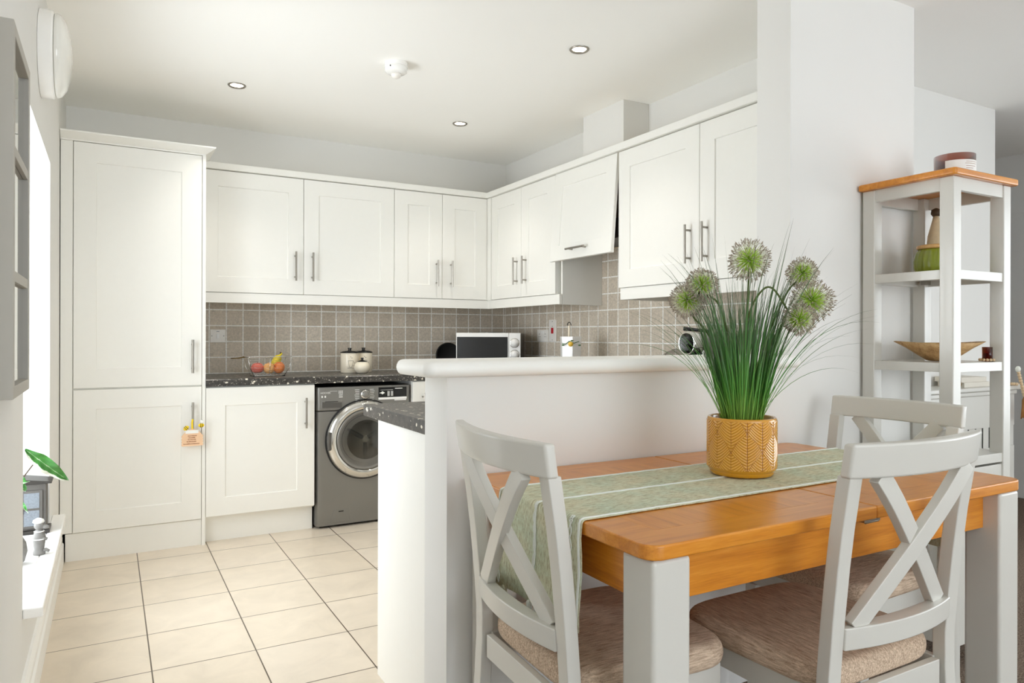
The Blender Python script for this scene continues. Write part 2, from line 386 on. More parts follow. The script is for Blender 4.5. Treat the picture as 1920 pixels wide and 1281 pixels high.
# left wall with the window opening
WY0, WY1, WZ0, WZ1 = 2.533, 3.604, 0.315, 1.882
bm = new(); T = 0.34
box(bm, XL - T, XL, -3.3, WY0, 0, ZC); box(bm, XL - T, XL, WY1, YB + 0.2, 0, ZC)
box(bm, XL - T, XL, WY0, WY1, 0, WZ0); box(bm, XL - T, XL, WY0, WY1, WZ1, ZC); struct('wall_left', bm, 'wall_paint')
struct('wall_back', bx(XL, 6.0, YB, YB + 0.2, 0, ZC), 'wall_paint')
struct('wall_right', bx(XR, 2.817, 1.861, YB, 0, ZC), 'wall_paint')
struct('wall_pier', bx(2.088, 2.817, YH, 1.861, 0, ZC), 'wall_paint')
struct('wall_half', bx(0.770, 2.088, YH, 1.861, 0, 1.045), 'wall_paint')
struct('wall_lounge', bx(2.817, 4.484, 2.241, 2.391, 0, ZC), 'wall_paint', bev=0.003)
bm = new(); box(bm, 5.72, 6.0, 0.9, YB, 0, ZC); box(bm, 5.72, 6.0, -3.3, -2.0, 0, ZC)
box(bm, 5.72, 6.0, -2.0, 0.9, 0, 0.45); box(bm, 5.72, 6.0, -2.0, 0.9, 2.2, ZC); struct('wall_east', bm, 'wall_paint')
bm = new(); box(bm, XL, -0.05, -3.3, -3.1, 0, ZC); box(bm, 3.2, 5.72, -3.3, -3.1, 0, ZC); box(bm, -0.05, 3.2, -3.3, -3.1, 2.25, ZC)
struct('wall_rear', bm, 'wall_paint')
# boxing above the extractor
struct('wall_boxing', bx(2.497, XR, 3.17, 3.56, 2.172, ZC), 'wall_paint', bev=0.002)
# flush tall door in the east wall
d = struct('door_1', bx(5.703, 5.72, 1.75, 2.95, 0.0, 2.05), 'wall_paint', bev=0.003)
# tiled splashbacks
struct('trim_1', bx(0.463, XR - 0.008, YB - 0.008, YB, 0.905, 1.42), 'splash_back')
bm = new(); box(bm, XR - 0.008, XR, 1.862, YB, 0.905, 1.75); struct('trim_2', bm, 'splash_right')
# skirting under the sill
bm = new(); prism(bm, [(XL, 0), (XL + 0.022, 0), (XL + 0.022, 0.095), (XL + 0.016, 0.105), (XL + 0.016, 0.13), (XL + 0.008, 0.15), (XL, 0.152)], 1, 0.2, 4.26)
struct('baseboard_left', bm, 'skirt_paint')
bm = new(); prism(bm, [(2.241, 0), (2.223, 0), (2.223, 0.11), (2.232, 0.13), (2.241, 0.13)], 0, 2.83, 4.484)
struct('baseboard_lounge', bm, 'skirt_paint')
bm = new(); prism(bm, [(5.72, 0), (5.702, 0), (5.702, 0.11), (5.711, 0.13), (5.72, 0.13)], 1, -3.05, 1.74)
struct('baseboard_east', bm, 'skirt_paint')
bm = new(); prism(bm, [(YH, 0), (YH - 0.014, 0), (YH - 0.014, 0.11), (YH - 0.006, 0.125), (YH, 0.125)], 0, 0.775, 2.47)
struct('baseboard_half', bm, 'skirt_paint')

# kitchen window: frame, glass, sill
wn_ = bpy.data.objects.new('window_1', None); COL.objects.link(wn_); wn_.location = (-0.47, 3.07, 0.35); wn_['kind'] = 'structure'; OFF['window_1'] = Vector(wn_.location)
bm = new(); fx0, fx1 = -0.50, -0.45
box(bm, fx0, fx1, WY0, WY0 + 0.06, 0.35, WZ1); box(bm, fx0, fx1, WY1 - 0.06, WY1, 0.35, WZ1)
box(bm, fx0, fx1, WY0 + 0.06, WY1 - 0.06, 0.35, 0.41); box(bm, fx0, fx1, WY0 + 0.06, WY1 - 0.06, WZ1 - 0.06, WZ1)
box(bm, fx0, fx1, 3.045, 3.095, 0.41, WZ1 - 0.06)
part('window_frame', bm, 'white_gloss', wn_, bev=0.004)
for a, b in ((WY0 + 0.06, 3.045), (3.095, WY1 - 0.06)):
    part('pane', bx(-0.478, -0.474, a, b, 0.41, WZ1 - 0.06), 'window_glass', wn_)
bm = new(); box(bm, -0.50, XL, WY0 + 0.001, WY1 - 0.001, 0.3151, 0.350); box(bm, XL, -0.168, WY0 - 0.01, 3.785, 0.318, 0.350)
part('window_sill', bm, 'white_gloss', wn_, bev=0.006)
for nm, args in (('window_2', ('y', -0.05, 3.2, 0.0, 2.25)), ('window_3', ('x', -2.0, 0.9, 0.45, 2.2))):  # unseen glazing, added so daylight fills the room evenly
    wo = bpy.data.objects.new(nm, None); COL.objects.link(wo); wo['kind'] = 'structure'; OFF[nm] = Vector((0, 0, 0))
    ax, a0, a1, z0, z1 = args; bm = new(); n = 3
    def bb(p0, p1, q0, q1, bm=bm):
        if ax == 'y': box(bm, p0, p1, -3.22, -3.17, q0, q1)
        else: box(bm, 5.83, 5.88, p0, p1, q0, q1)
    bb(a0, a1, z0, z0 + 0.07); bb(a0, a1, z1 - 0.07, z1)
    for k in range(n + 1):
        c = a0 + (a1 - a0 - 0.07) * k / n; bb(c, c + 0.07, z0 + 0.07, z1 - 0.07)
    part('window_frame', bm, 'white_gloss', wo)
    for k in range(n):
        c = a0 + (a1 - a0 - 0.07) * k / n + 0.07; e = a0 + (a1 - a0 - 0.07) * (k + 1) / n
        part('pane', bx(c, e, -3.198, -3.194, z0 + 0.07, z1 - 0.07) if ax == 'y' else bx(5.853, 5.857, c, e, z0 + 0.07, z1 - 0.07), 'window_glass', wo)

# breakfast ledge cap on the half wall
bm = new(); cx0, cx1, cy0, cy1 = 0.690, 2.087, 1.666, 1.905
rings = []
for k in range(9):
    a = -PI / 2 + PI * k / 8   # vertical profile angle around the rounded edge
    z = 1.068 + 0.021 * math.sin(a); ins = 0.019 - 0.019 * math.cos(a)
    ring = []
    R_ = 0.03
    for j in range(7):
        b = PI + PI / 2 * j / 6
        ring.append((cx0 + R_ + (R_ - ins) * math.cos(b), cy0 + R_ + (R_ - ins) * math.sin(b), z))
    ring += [(cx1, cy0 + ins, z), (cx1, cy1, z), (cx0 + R_, cy1 - ins, z), (cx0 + ins, cy1 - R_, z)]
    rings.append([bm.verts.new(p) for p in ring])
for A, B in zip(rings, rings[1:]):
    n = len(A)
    for k in range(n): bm.faces.new((A[k], A[(k + 1) % n], B[(k + 1) % n], B[k]))
bm.faces.new(rings[0][::-1]); bm.faces.new(rings[-1])
tag(part('ledge_cap', bm, 'white_paint', smooth=True, bev=0.001), 'white rounded wooden ledge capping the low half wall behind the dining table', 'ledge')

# ------------------------------------------------------------------ ceiling fittings
def downlight(x, y, first=None):
    if first:
        o = copy_tree(first); o.location = (x, y, ZC - 0.004); return o
    t = thing('ceiling_spotlight', (0, 0, 0), '', 'ceiling light', 'recessed ceiling spotlights')
    bm = new(); lathe(bm, [(0.033, 0.012), (0.034, 0.0), (0.042, -0.003), (0.046, 0.001), (0.046, 0.004)], seg=32, cap=False)
    part('trim_ring', bm, 'steel', t, smooth=True, local=True)
    bm = new(); lathe(bm, [(0.033, 0.004), (0.02, 0.003), (0.001, 0.003)], seg=24)
    part('bulb', bm, 'bulb', t, local=True)
    t.location = (x, y, ZC - 0.004); return t
D0 = downlight(0.585, 4.01)
D0['label'] = 'round recessed spotlight with metal ring, ceiling above the tall corner cupboard side'
lab = {(1.90, 4.04): 'recessed spotlight with metal ring nearest the back corner of the kitchen ceiling',
       (1.885, 2.72): 'recessed spotlight on the right of the kitchen ceiling, nearest the square pier',
       (0.585, 2.72): 'recessed spotlight on the near left of the kitchen ceiling, by the window wall'}
for (x, y), s in lab.items():
    o = downlight(x, y, D0); o['label'] = s
for x, y in ((0.585, 4.01),) + tuple(lab):
    l = bpy.data.lights.new('spotlight_lamp', 'SPOT'); l.energy = 19; l.spot_size = math.radians(95); l.spot_blend = 1.0; l.color = (1, 0.94, 0.86); l.shadow_soft_size = 0.03
    o = bpy.data.objects.new('spotlight_lamp', l); COL.objects.link(o); o.location = (x, y, ZC - 0.02)
t = thing('smoke_alarm', (1.21, 3.30, ZC), 'white round smoke alarm on the kitchen ceiling between the spotlights', 'smoke alarm')
bm = new(); lathe(bm, [(0.056, 0), (0.056, -0.018), (0.054, -0.020)], (1.21, 3.30, ZC - 0.0005), 40); part('base', bm, 'white_gloss', t, bev=0.001)
bm = new(); lathe(bm, [(0.052, -0.020), (0.056, -0.024), (0.054, -0.042), (0.044, -0.05), (0.03, -0.052)], (1.21, 3.30, ZC), 40); part('cover', bm, 'white_gloss', t, smooth=True)
bm = new(); lathe(bm, [(0.024, -0.052), (0.024, -0.060), (0.021, -0.068), (0.012, -0.074), (0.002, -0.075)], (1.21, 3.30, ZC), 28); part('sensor', bm, 'plastic_white', t, smooth=True)
bm = new(); box(bm, 1.165, 1.175, 3.262, 3.264, ZC - 0.034, ZC - 0.028); part('vent', bm, 'grey_mark', t)

# ------------------------------------------------------------------ kitchen units
YF = 4.258   # face of base doors
YU = 4.525   # face of wall unit doors
XF = 2.350   # face of right hand wall unit doors
def shaker(w_, h_, t_=0.02, fr=0.1, rec=0.007, mld=0.004):
    """door in local space, face at y=0 looking to -Y, x 0..w, z 0..h"""
    bm = new()
    def ring(i, y): return [bm.verts.new((x, y, z)) for x, z in ((i, i), (w_ - i, i), (w_ - i, h_ - i), (i, h_ - i))]
    o = ring(0, t_); a0 = ring(0, 0.0015); a = ring(0.0015, 0); b = ring(fr, 0); c = ring(fr + mld * 0.3, rec * 0.8); d_ = ring(fr + mld, rec)
    for A, B in ((o, a0), (a0, a), (a, b), (b, c), (c, d_)):
        for k in range(4): bm.faces.new((A[k], A[(k + 1) % 4], B[(k + 1) % 4], B[k]))
    bm.faces.new(d_); bm.faces.new(o[::-1]); return bm
def tbar(bm, p0, p1, n, r=0.006):
    """T bar handle from p0 to p1 standing off the face; n = outward normal"""
    p0, p1, n = Vector(p0), Vector(p1), Vector(n); off = n * 0.034
    tube(bm, [p0 + off, p1 + off], r, 12)
    d_ = (p1 - p0)
    for f_ in (0.14, 0.86):
        q = p0 + d_ * f_; tube(bm, [q + off, q], r * 0.85, 10)
def door(parent, place, w_, h_, handle=None, name='door', fr=0.1, label=None):
    """place: 'back' door: (x,z) on plane y; 'right' door: (y,z) on plane x (faces -X)"""
    kind, plane, a, z = place
    bm = shaker(w_ - 0.003, h_ - 0.003, fr=fr)
    if kind == 'back': M = Matrix.Translation((a + 0.0015, plane, z))
    else: M = Matrix.Translation((plane, a - 0.0015, z)) @ Matrix.Rotation(-PI / 2, 4, 'Z')
    bmesh.ops.transform(bm, matrix=M, verts=bm.verts[:])
    d_ = part(name, bm, 'cabinet', parent, label=label)
    if handle:
        bm = new(); p0, p1 = handle
        tbar(bm, p0, p1, (0, -1, 0) if kind == 'back' else (-1, 0, 0)); part('handle', bm, 'steel', d_, smooth=False)
    return d_
# tall larder
t = thing('tall_cabinet', (0.13, 4.56, 0), 'tall white two-door larder cupboard in the left corner with flared cornice', 'cupboard')
bm = new(); box(bm, -0.163, 0.443, YF + 0.021, YB - 0.002, 0.14, 2.142); part('carcass', bm, 'cabinet', t)
door(t, ('back', YF, -0.161, 0.881), 0.605, 1.262, ((0.395, YF, 0.948), (0.395, YF, 1.13)), label='upper door with long steel bar handle')
door(t, ('back', YF, -0.161, 0.145), 0.605, 0.730, ((0.396, YF, 0.618), (0.396, YF, 0.79)), label='lower door with steel bar handle')
part('filler_panel', bx(-0.216, -0.163, YF + 0.004, YF + 0.03, 0.145, 2.142), 'cabinet', t)
part('end_panel', bx(0.4445, 0.462, YF - 0.004, YB - 0.002, 0, 2.142), 'cabinet', t)
part('plinth', bx(-0.193, 0.4435, YF + 0.012, YF + 0.03, 0, 0.14), 'cabinet', t)
bm = new()
prf = [(0.0, 2.143), (0.0, 2.150), (0.008, 2.154), (0.045, 2.178), (0.047, 2.186)]
rings = []
for o_, z in prf: rings.append([bm.verts.new(p) for p in ((-0.218, YF - o_, z), (0.462 + o_, YF - o_, z), (0.462 + o_, YB - 0.001, z), (-0.218, YB - 0.001, z))])
for A, B in zip(rings, rings[1:]):
    for k in range(4): bm.faces.new((A[k], A[(k + 1) % 4], B[(k + 1) % 4], B[k]))
bm.faces.new(rings[0][::-1]); bm.faces.new(rings[-1]); part('cornice', bm, 'cabinet', t, bev=0.0015)
# base unit left of the washing machine
t = thing('base_cabinet', (0.76, 4.55, 0), 'white base cupboard with one shaker door, between the tall larder and the washing machine', 'cupboard')
part('carcass', bx(0.464, 1.060, YF + 0.021, YB - 0.002, 0.14, 0.868), 'cabinet', t)
door(t, ('back', YF, 0.463, 0.150), 0.598, 0.716, ((1.005, YF, 0.612), (1.005, YF, 0.79)))
part('plinth', bx(0.464, 1.060, YF + 0.058, YF + 0.075, 0, 0.14), 'cabinet', t)
# unit right of the washing machine
t = thing('base_cabinet', (1.88, 4.55, 0), 'white base cupboard right of the washing machine, mostly hidden behind the peninsula', 'cupboard')
part('carcass', bx(1.676, 2.08, YF + 0.021, YB - 0.002, 0.14, 0.868), 'cabinet', t)
door(t, ('back', YF, 1.677, 0.150), 0.400, 0.716, ((1.745, YF, 0.612), (1.745, YF, 0.79)))
part('plinth', bx(1.676, 2.08, YF + 0.058, YF + 0.075, 0, 0.14), 'cabinet', t)
# right hand base run and peninsula carcasses (seen only over the ledge)
for k, (a, b) in enumerate(((4.24, 3.64), (3.64, 3.04), (3.04, 2.48))):
    t = thing('base_cabinet', (2.38, (a + b) / 2, 0), ['white base cupboard of the right-hand run, nearest the corner', 'white base cupboard in the middle of the right-hand run',
              'white base cupboard of the right-hand run, nearest the peninsula'][k], 'cupboard')
    part('carcass', bx(2.121, XR - 0.002, b + 0.001, a - 0.001, 0.14, 0.868), 'cabinet', t)
    door(t, ('right', 2.10, a, 0.150), a - b, 0.716, ((2.10, b + 0.06, 0.612), (2.10, b + 0.06, 0.79)))
    part('plinth', bx(2.158, 2.175, b + 0.001, a - 0.001, 0, 0.14), 'cabinet', t)
t = thing('peninsula_cabinet', (1.44, 2.1, 0), 'white cupboard under the dark peninsula worktop, its end panel facing the window', 'cupboard')
part('end_panel', bx(0.800, 0.818, 1.862, 2.348, 0, 0.868), 'cabinet', t)
part('carcass', bx(0.818, 2.09, 1.862, 2.325, 0.14, 0.868), 'cabinet', t)
part('plinth', bx(0.818, 2.09, 2.27, 2.288, 0, 0.14), 'cabinet', t)
for k in range(3):
    bm = shaker(0.417, 0.713); bmesh.ops.transform(bm, matrix=Matrix.Translation((0.82 + 0.42 * (k + 1), 2.346, 0.15)) @ Matrix.Rotation(PI, 4, 'Z'), verts=bm.verts[:])
    part('door', bm, 'cabinet', t)
# worktops
bm = new(); prism(bm, [(YF - 0.012, 0.87), (YF - 0.014, 0.905), (YF - 0.010, 0.9095), (YF - 0.004, 0.911), (YB - 0.009, 0.911), (YB - 0.009, 0.87)], 0, 0.4635, XR - 0.009)
tag(part('worktop', bm, 'worktop'), 'dark speckled laminate worktop along the back wall over the washing machine', 'worktop')
tag(part('worktop', bx(2.078, XR - 0.009, 2.475, YF - 0.016, 0.87, 0.911), 'worktop', bev=0.002), 'dark worktop along the right-hand wall under the wall cupboards', 'worktop')
tag(part('worktop', bx(0.787, XR - 0.009, 1.863, 2.473, 0.87, 0.911), 'worktop', bev=0.003), 'dark worktop of the peninsula behind the low half wall, its free end showing', 'worktop')

# wall units, back run
def wall_unit(x0, x1, doors, label):
    t = thing('wall_cabinet', ((x0 + x1) / 2, YU + 0.17, 1.408), label, 'cupboard')
    part('carcass', bx(x0 + 0.0005, x1 - 0.0005, YU + 0.021, YB - 0.002, 1.408, 2.130), 'cabinet', t)
    for a, b, hx in doors: door(t, ('back', YU, a, 1.410), b - a, 0.722, ((hx, YU, 1.492), (hx, YU, 1.672)), fr=0.092)
wall_unit(0.463, 1.056, [(0.463, 1.056, 1.003)], 'white wall cupboard with single door beside the tall larder')
wall_unit(1.056, 1.650, [(1.056, 1.650, 1.108)], 'white wall cupboard with single door, second along the back wall')
wall_unit(1.650, 2.346, [(1.650, 1.997, 1.952), (1.997, 2.344, 2.060)], 'white wall cupboard with two narrow doors at the right of the back wall')
def wall_unit_r(y0, y1, doors, label):
    t = thing('wall_cabinet', (XF + 0.17, (y0 + y1) / 2, 1.408), label, 'cupboard')
    part('carcass', bx(XF + 0.021, XR - 0.002, y0 + 0.0005, y1 - 0.0005, 1.408, 2.130), 'cabinet', t)
    for a, b, hy in doors: door(t, ('right', XF, a, 1.410), a - b, 0.722, ((XF, hy, 1.492), (XF, hy, 1.672)), fr=0.092)
    return t
wall_unit_r(3.640, 4.473, [(4.470, 4.052, 4.10), (4.052, 3.640, 3.985)], 'white corner wall cupboard with two doors beside the extractor')
t = wall_unit_r(2.428, 3.025, [(3.025, 2.428, 2.487)], 'white wall cupboard right of the extractor, handle on its right')
wall_unit_r(1.866, 2.428, [(2.428, 1.866, 2.379)], 'white wall cupboard partly hidden behind the square pier')
tag(part('corner_post', bx(2.345, 2.372, 4.472, 4.547, 1.408, 2.130), 'cabinet'), 'white square post closing the inside corner of the wall cupboards', 'post')
# extractor unit with its tilted flap
t = thing('extractor_cabinet', (2.5, 3.33, 1.69), 'white extractor cupboard with its front flap tilted open', 'extractor hood')
bm = new(); box(bm, XF + 0.03, XR, 3.618, 3.639, 1.69, 2.130); box(bm, XF + 0.03, XR, 3.026, 3.046, 1.69, 2.130); box(bm, XF + 0.03, XR, 3.046, 3.618, 2.112, 2.130)
box(bm, XR - 0.018, XR, 3.046, 3.618, 1.69, 2.112)
part('carcass', bm, 'cabinet_inside', t)
part('hood', bx(XF + 0.05, XR - 0.02, 3.05, 3.614, 1.69, 1.80), 'dark_metal', t, bev=0.004)
bm = shaker(0.601, 0.532, fr=0.088)
ang = math.atan2(0.138 - 0.0, 0.515)
M = Matrix.Translation((XF, 3.6375, 2.130)) @ Matrix.Rotation(-PI / 2, 4, 'Z') @ Matrix.Rotation(-0.0, 4, 'X')
H_ = 0.532; th = math.radians(4.5)
# hinge along the top edge
M = Matrix.Translation((XF, 3.6375, 2.131)) @ Matrix.Rotation(-PI / 2, 4, 'Z') @ Matrix.Rotation(-th, 4, 'X') @ Matrix.Translation((0, 0, -H_))
bmesh.ops.transform(bm, matrix=M, verts=bm.verts[:]); fl = part('flap_door', bm, 'cabinet', t)
bm = new(); tube(bm, [(0.21, -0.032, 0.052), (0.39, -0.032, 0.052)], 0.006, 12)
for q in (0.235, 0.365): tube(bm, [(q, -0.032, 0.052), (q, 0, 0.052)], 0.005, 10)
bmesh.ops.transform(bm, matrix=M, verts=bm.verts[:]); part('handle', bm, 'steel', fl)
# grey end panel of the corner unit, running below it beside the hood
tag(part('end_panel', bx(2.377, XR - 0.009, 3.600, 3.6165, 1.346, 1.688), 'cabinet'), 'pale end panel dropping below the extractor beside the tiles', 'panel')
tag(part('end_panel', bx(2.377, XR - 0.009, 3.6405, 3.648, 1.346, 1.4075), 'cabinet'), 'slim white pelmet return under the corner wall cupboard', 'panel')
# pelmets
bm = new(); prism(bm, [(0.463, YU + 0.004), (2.354, YU + 0.004), (2.354, 3.600), (2.374, 3.600), (2.374, YU + 0.024), (0.463, YU + 0.024)], 2, 1.347, 1.4075)
tag(part('pelmet', bm, 'cabinet', bev=0.001), 'white light pelmet under the back wall cupboards, turning the corner', 'pelmet')
bm = new(); prism(bm, [(2.354, 1.866), (2.354, 3.012), (XR - 0.01, 3.012), (XR - 0.01, 2.994), (2.374, 2.994), (2.374, 1.866)], 2, 1.347, 1.4075)
tag(part('pelmet', bm, 'cabinet', bev=0.001), 'white light pelmet under the wall cupboards behind the flowers', 'pelmet')
# cornice over the wall units
bm = new(); prism(bm, [(0.4635, YU - 0.018), (2.332, YU - 0.018), (2.332, 1.866), (2.40, 1.866), (2.40, 4.60), (0.4635, 4.60)], 2, 2.133, 2.172)
tag(part('cornice', bm, 'cabinet', bev=0.004), 'white cornice strip running along the top of the wall cupboards', 'cornice')

# ------------------------------------------------------------------ washing machine
WX0, WX1, WYf = 1.072, 1.664, 4.262
t = thing('washing_machine', (1.368, 4.5, 0), 'grey front-loading washing machine with chrome ring door under the worktop', 'washing machine')
bm = new(); prism(bm, [(WX0, WYf + 0.02), (WX0 + 0.012, WYf + 0.004), (WX0 + 0.04, WYf), (WX1 - 0.04, WYf), (WX1 - 0.012, WYf + 0.004), (WX1, WYf + 0.02), (WX1, 4.80), (WX0, 4.80)], 2, 0.015, 0.700)
part('body', bm, 'washer_grey', t, bev=0.002)
bm = new(); prism(bm, [(WX0, WYf + 0.02), (WX0 + 0.012, WYf + 0.002), (WX0 + 0.04, WYf - 0.003), (WX1 - 0.04, WYf - 0.003), (WX1 - 0.012, WYf + 0.002), (WX1, WYf + 0.02), (WX1, 4.80), (WX0, 4.80)], 2, 0.704, 0.846)
cp = part('control_panel', bm, 'washer_grey', t, bev=0.006)
part('foot', bx(WX0 + 0.03, WX1 - 0.03, WYf + 0.04, 4.78, 0, 0.02), 'black_matte', t)
yp = WYf - 0.0035
dr = part('detergent_drawer', bx(1.098, 1.228, yp - 0.003, yp + 0.004, 0.716, 0.765), 'washer_grey', t, bev=0.004)
bm = new(); prism(bm, [(1.104, 0.722), (1.222, 0.720), (1.222, 0.752), (1.104, 0.757)], 1, yp - 0.0045, yp - 0.002); part('recess', bm, 'washer_dark', dr)
bm = new(); box(bm, 1.120, 1.198, yp - 0.0055, yp - 0.003, 0.757, 0.7605); part('slot', bm, 'black_matte', dr)
# printed marks
bm = new()
tb = text_bm('HOOVER', 0.0155, 0.95); bmesh.ops.transform(tb, matrix=Matrix.Translation((1.094, yp - 0.001, 0.806)) @ Matrix.Rotation(PI / 2, 4, 'X'), verts=tb.verts[:])
me_ = bpy.data.meshes.new('x'); tb.to_mesh(me_); tb.free(); bm.from_mesh(me_)
for x0, x1, z0, z1 in ((1.100, 1.108, 0.783, 0.795), (1.118, 1.127, 0.783, 0.795), (1.205, 1.228, 0.782, 0.787), (1.205, 1.228, 0.794, 0.798), (1.150, 1.195, 0.8195, 0.821)):
    box(bm, x0, x1, yp - 0.001, yp, z0, z1)
for i in range(3):
    for j in range(3): box(bm, 1.203 + i * 0.0095, 1.2095 + i * 0.0095, yp - 0.001, yp, 0.804 + j * 0.007, 0.808 + j * 0.007)
for i in range(8):
    z = 0.749 + i * 0.0105
    box(bm, 1.301 + 0.002 * ((i * 7) % 4), 1.331, yp - 0.001, yp, z, z + 0.0028)
    box(bm, 1.397, 1.427 - 0.003 * ((i * 5) % 3), yp - 0.001, yp, z, z + 0.0028)
part('printed_marks', bm, 'white_mark', cp)
bm = new(); M = Matrix.Rotation(PI / 2, 3, 'X')
lathe(bm, [(0.030, 0), (0.030, 0.006), (0.026, 0.010), (0.024, 0.012)], (1.366, yp, 0.795), 40, True, M); dl = part('dial', bm, 'chrome', t, smooth=True)
bm = new(); lathe(bm, [(0.021, 0.012), (0.020, 0.026), (0.016, 0.030), (0.006, 0.031)], (1.366, yp, 0.795), 36, True, M); part('knob', bm, 'washer_grey', dl, smooth=True)
ds = part('display', bx(1.452, 1.636, yp - 0.003, yp + 0.002, 0.772, 0.834), 'black', t, bev=0.002)
bm = new()
prism(bm, [(1.456, 0.799), (1.468, 0.797), (1.476, 0.790), (1.492, 0.800), (1.476, 0.810), (1.468, 0.803)], 1, yp - 0.0042, yp - 0.003)
for i, x in enumerate((1.510, 1.518, 1.532, 1.541)): box(bm, x, x + 0.004, yp - 0.0042, yp - 0.003, 0.779, 0.810)
box(bm, 1.558, 1.607, yp - 0.0042, yp - 0.003, 0.823, 0.827); box(bm, 1.464, 1.545, yp - 0.0042, yp - 0.003, 0.817, 0.8182)
part('symbols', bm, 'white_mark', ds)
bm = new(); box(bm, 1.452, 1.636, yp - 0.003, yp + 0.001, 0.758, 0.771); box(bm, 1.556, 1.632, yp - 0.003, yp + 0.001, 0.750, 0.756); part('silver_strip', bm, 'white_gloss', ds)
DC = (1.366, WYf, 0.522)
dd = None
bm = new(); lathe(bm, [(0.244, 0.0), (0.244, 0.006), (0.236, 0.008)], DC, 64, True, M); part('door_seal', bm, 'black_matte', t)
bm = new(); lathe(bm, [(0.236, 0.002), (0.236, 0.018), (0.228, 0.030), (0.205, 0.040), (0.186, 0.040), (0.184, 0.030), (0.184, 0.004)], DC, 96, False, M); dd = part('door', bm, 'chrome', t, smooth=True)
bm = new(); lathe(bm, [(0.184, 0.032), (0.180, 0.042), (0.170, 0.040), (0.152, 0.022), (0.146, 0.006)], DC, 72, False, M); part('inner_ring', bm, 'washer_grey', dd, smooth=True)
bm = new(); lathe(bm, [(0.172, 0.036), (0.150, 0.030), (0.10, 0.040), (0.05, 0.044), (0.001, 0.045)], DC, 48, True, M); part('porthole_glass', bm, 'washer_glass', dd, smooth=True)
bm = new(); lathe(bm, [(0.146, 0.006), (0.140, 0.0085), (0.001, 0.0085)], DC, 48, True, M); part('drum', bm, 'steel', dd, smooth=True)
bm = new()
for k in range(3):
    a = 0.5 + k * 2.1; tube(bm, [(DC[0] + math.cos(a) * q, WYf - 0.012, DC[2] + math.sin(a) * q) for q in (0.02, 0.06, 0.1, 0.13)], [0.012, 0.014, 0.012, 0.006], 10)
part('drum_paddle', bm, 'washer_dark', dd, smooth=True)
part('door_grip', bx(1.128, 1.150, WYf - 0.043, WYf - 0.03, 0.47, 0.58), 'washer_dark', dd, bev=0.006)
bm = new(); prism(bm, [(1.155, 0.03), (1.275, 0.03), (1.268, 0.105), (1.176, 0.105)], 1, WYf - 0.0025, WYf); ff = part('filter_flap', bm, 'washer_grey', t, bev=0.003)
part('slot', bx(1.205, 1.235, WYf - 0.0035, WYf - 0.002, 0.092, 0.098), 'black_matte', ff)
# dark shadow gap behind is real: niche walls are the neighbouring carcasses

# ------------------------------------------------------------------ worktop items
ZW = 0.9115
def plate(name, label, cat, c, w_, h_, normal):
    t = thing(name, c, label, cat); 
    return t
t = thing('wall_switch', (0.597, YB - 0.008, 1.105), 'white square switch plate on the tiles beside the tall larder', 'switch')
part('plate', bx(0.552, 0.642, YB - 0.017, YB - 0.0082, 1.108, 1.192), 'plastic_white', t, bev=0.003)
part('rocker', bx(0.590, 0.604, YB - 0.022, YB - 0.0165, 1.133, 1.163), 'white_gloss', t, bev=0.001)
bm = new(); tube(bm, [(0.562, YB - 0.017, 1.150), (0.562, YB - 0.0185, 1.150)], 0.003, 10); tube(bm, [(0.632, YB - 0.017, 1.150), (0.632, YB - 0.0185, 1.150)], 0.003, 10); box(bm, 0.589, 0.606, YB - 0.018, YB - 0.0165, 1.176, 1.181)
part('screw', bm, 'screw', t)
xs = XR - 0.008
t = thing('wall_socket', (xs, 4.285, 1.11), 'white double wall socket on the right-hand tiles beside the cooker switch', 'socket')
part('plate', bx(xs - 0.010, xs - 0.0002, 4.215, 4.36, 1.114, 1.200), 'plastic_white', t, bev=0.003)
bm = new()
for yy in (4.325, 4.25):
    box(bm, xs - 0.011, xs - 0.0098, yy - 0.002, yy + 0.002, 1.165, 1.173); box(bm, xs - 0.011, xs - 0.0098, yy - 0.012, yy - 0.006, 1.148, 1.151); box(bm, xs - 0.011, xs - 0.0098, yy + 0.006, yy + 0.012, 1.148, 1.151)
part('pin_holes', bm, 'grey_mark', t)
bm = new()
for yy in (4.30, 4.275): box(bm, xs - 0.013, xs - 0.0098, yy - 0.006, yy + 0.006, 1.172, 1.190)
part('rocker', bm, 'white_gloss', t)
t = thing('cooker_switch', (xs, 4.155, 1.11), 'tall white cooker switch plate with a red rocker on the right-hand tiles', 'switch')
part('plate', bx(xs - 0.012, xs - 0.0002, 4.112, 4.200, 1.117, 1.267), 'plastic_white', t, bev=0.003)
part('rocker', bx(xs - 0.017, xs - 0.0118, 4.140, 4.166, 1.172, 1.212), 'red', t, bev=0.002, label='red rocker')
bm = new()
for zz in (1.255, 1.222, 1.128): tube(bm, [(xs - 0.012, 4.154, zz), (xs - 0.0135, 4.154, zz)], 0.003, 10)
part('screw', bm, 'screw', t)

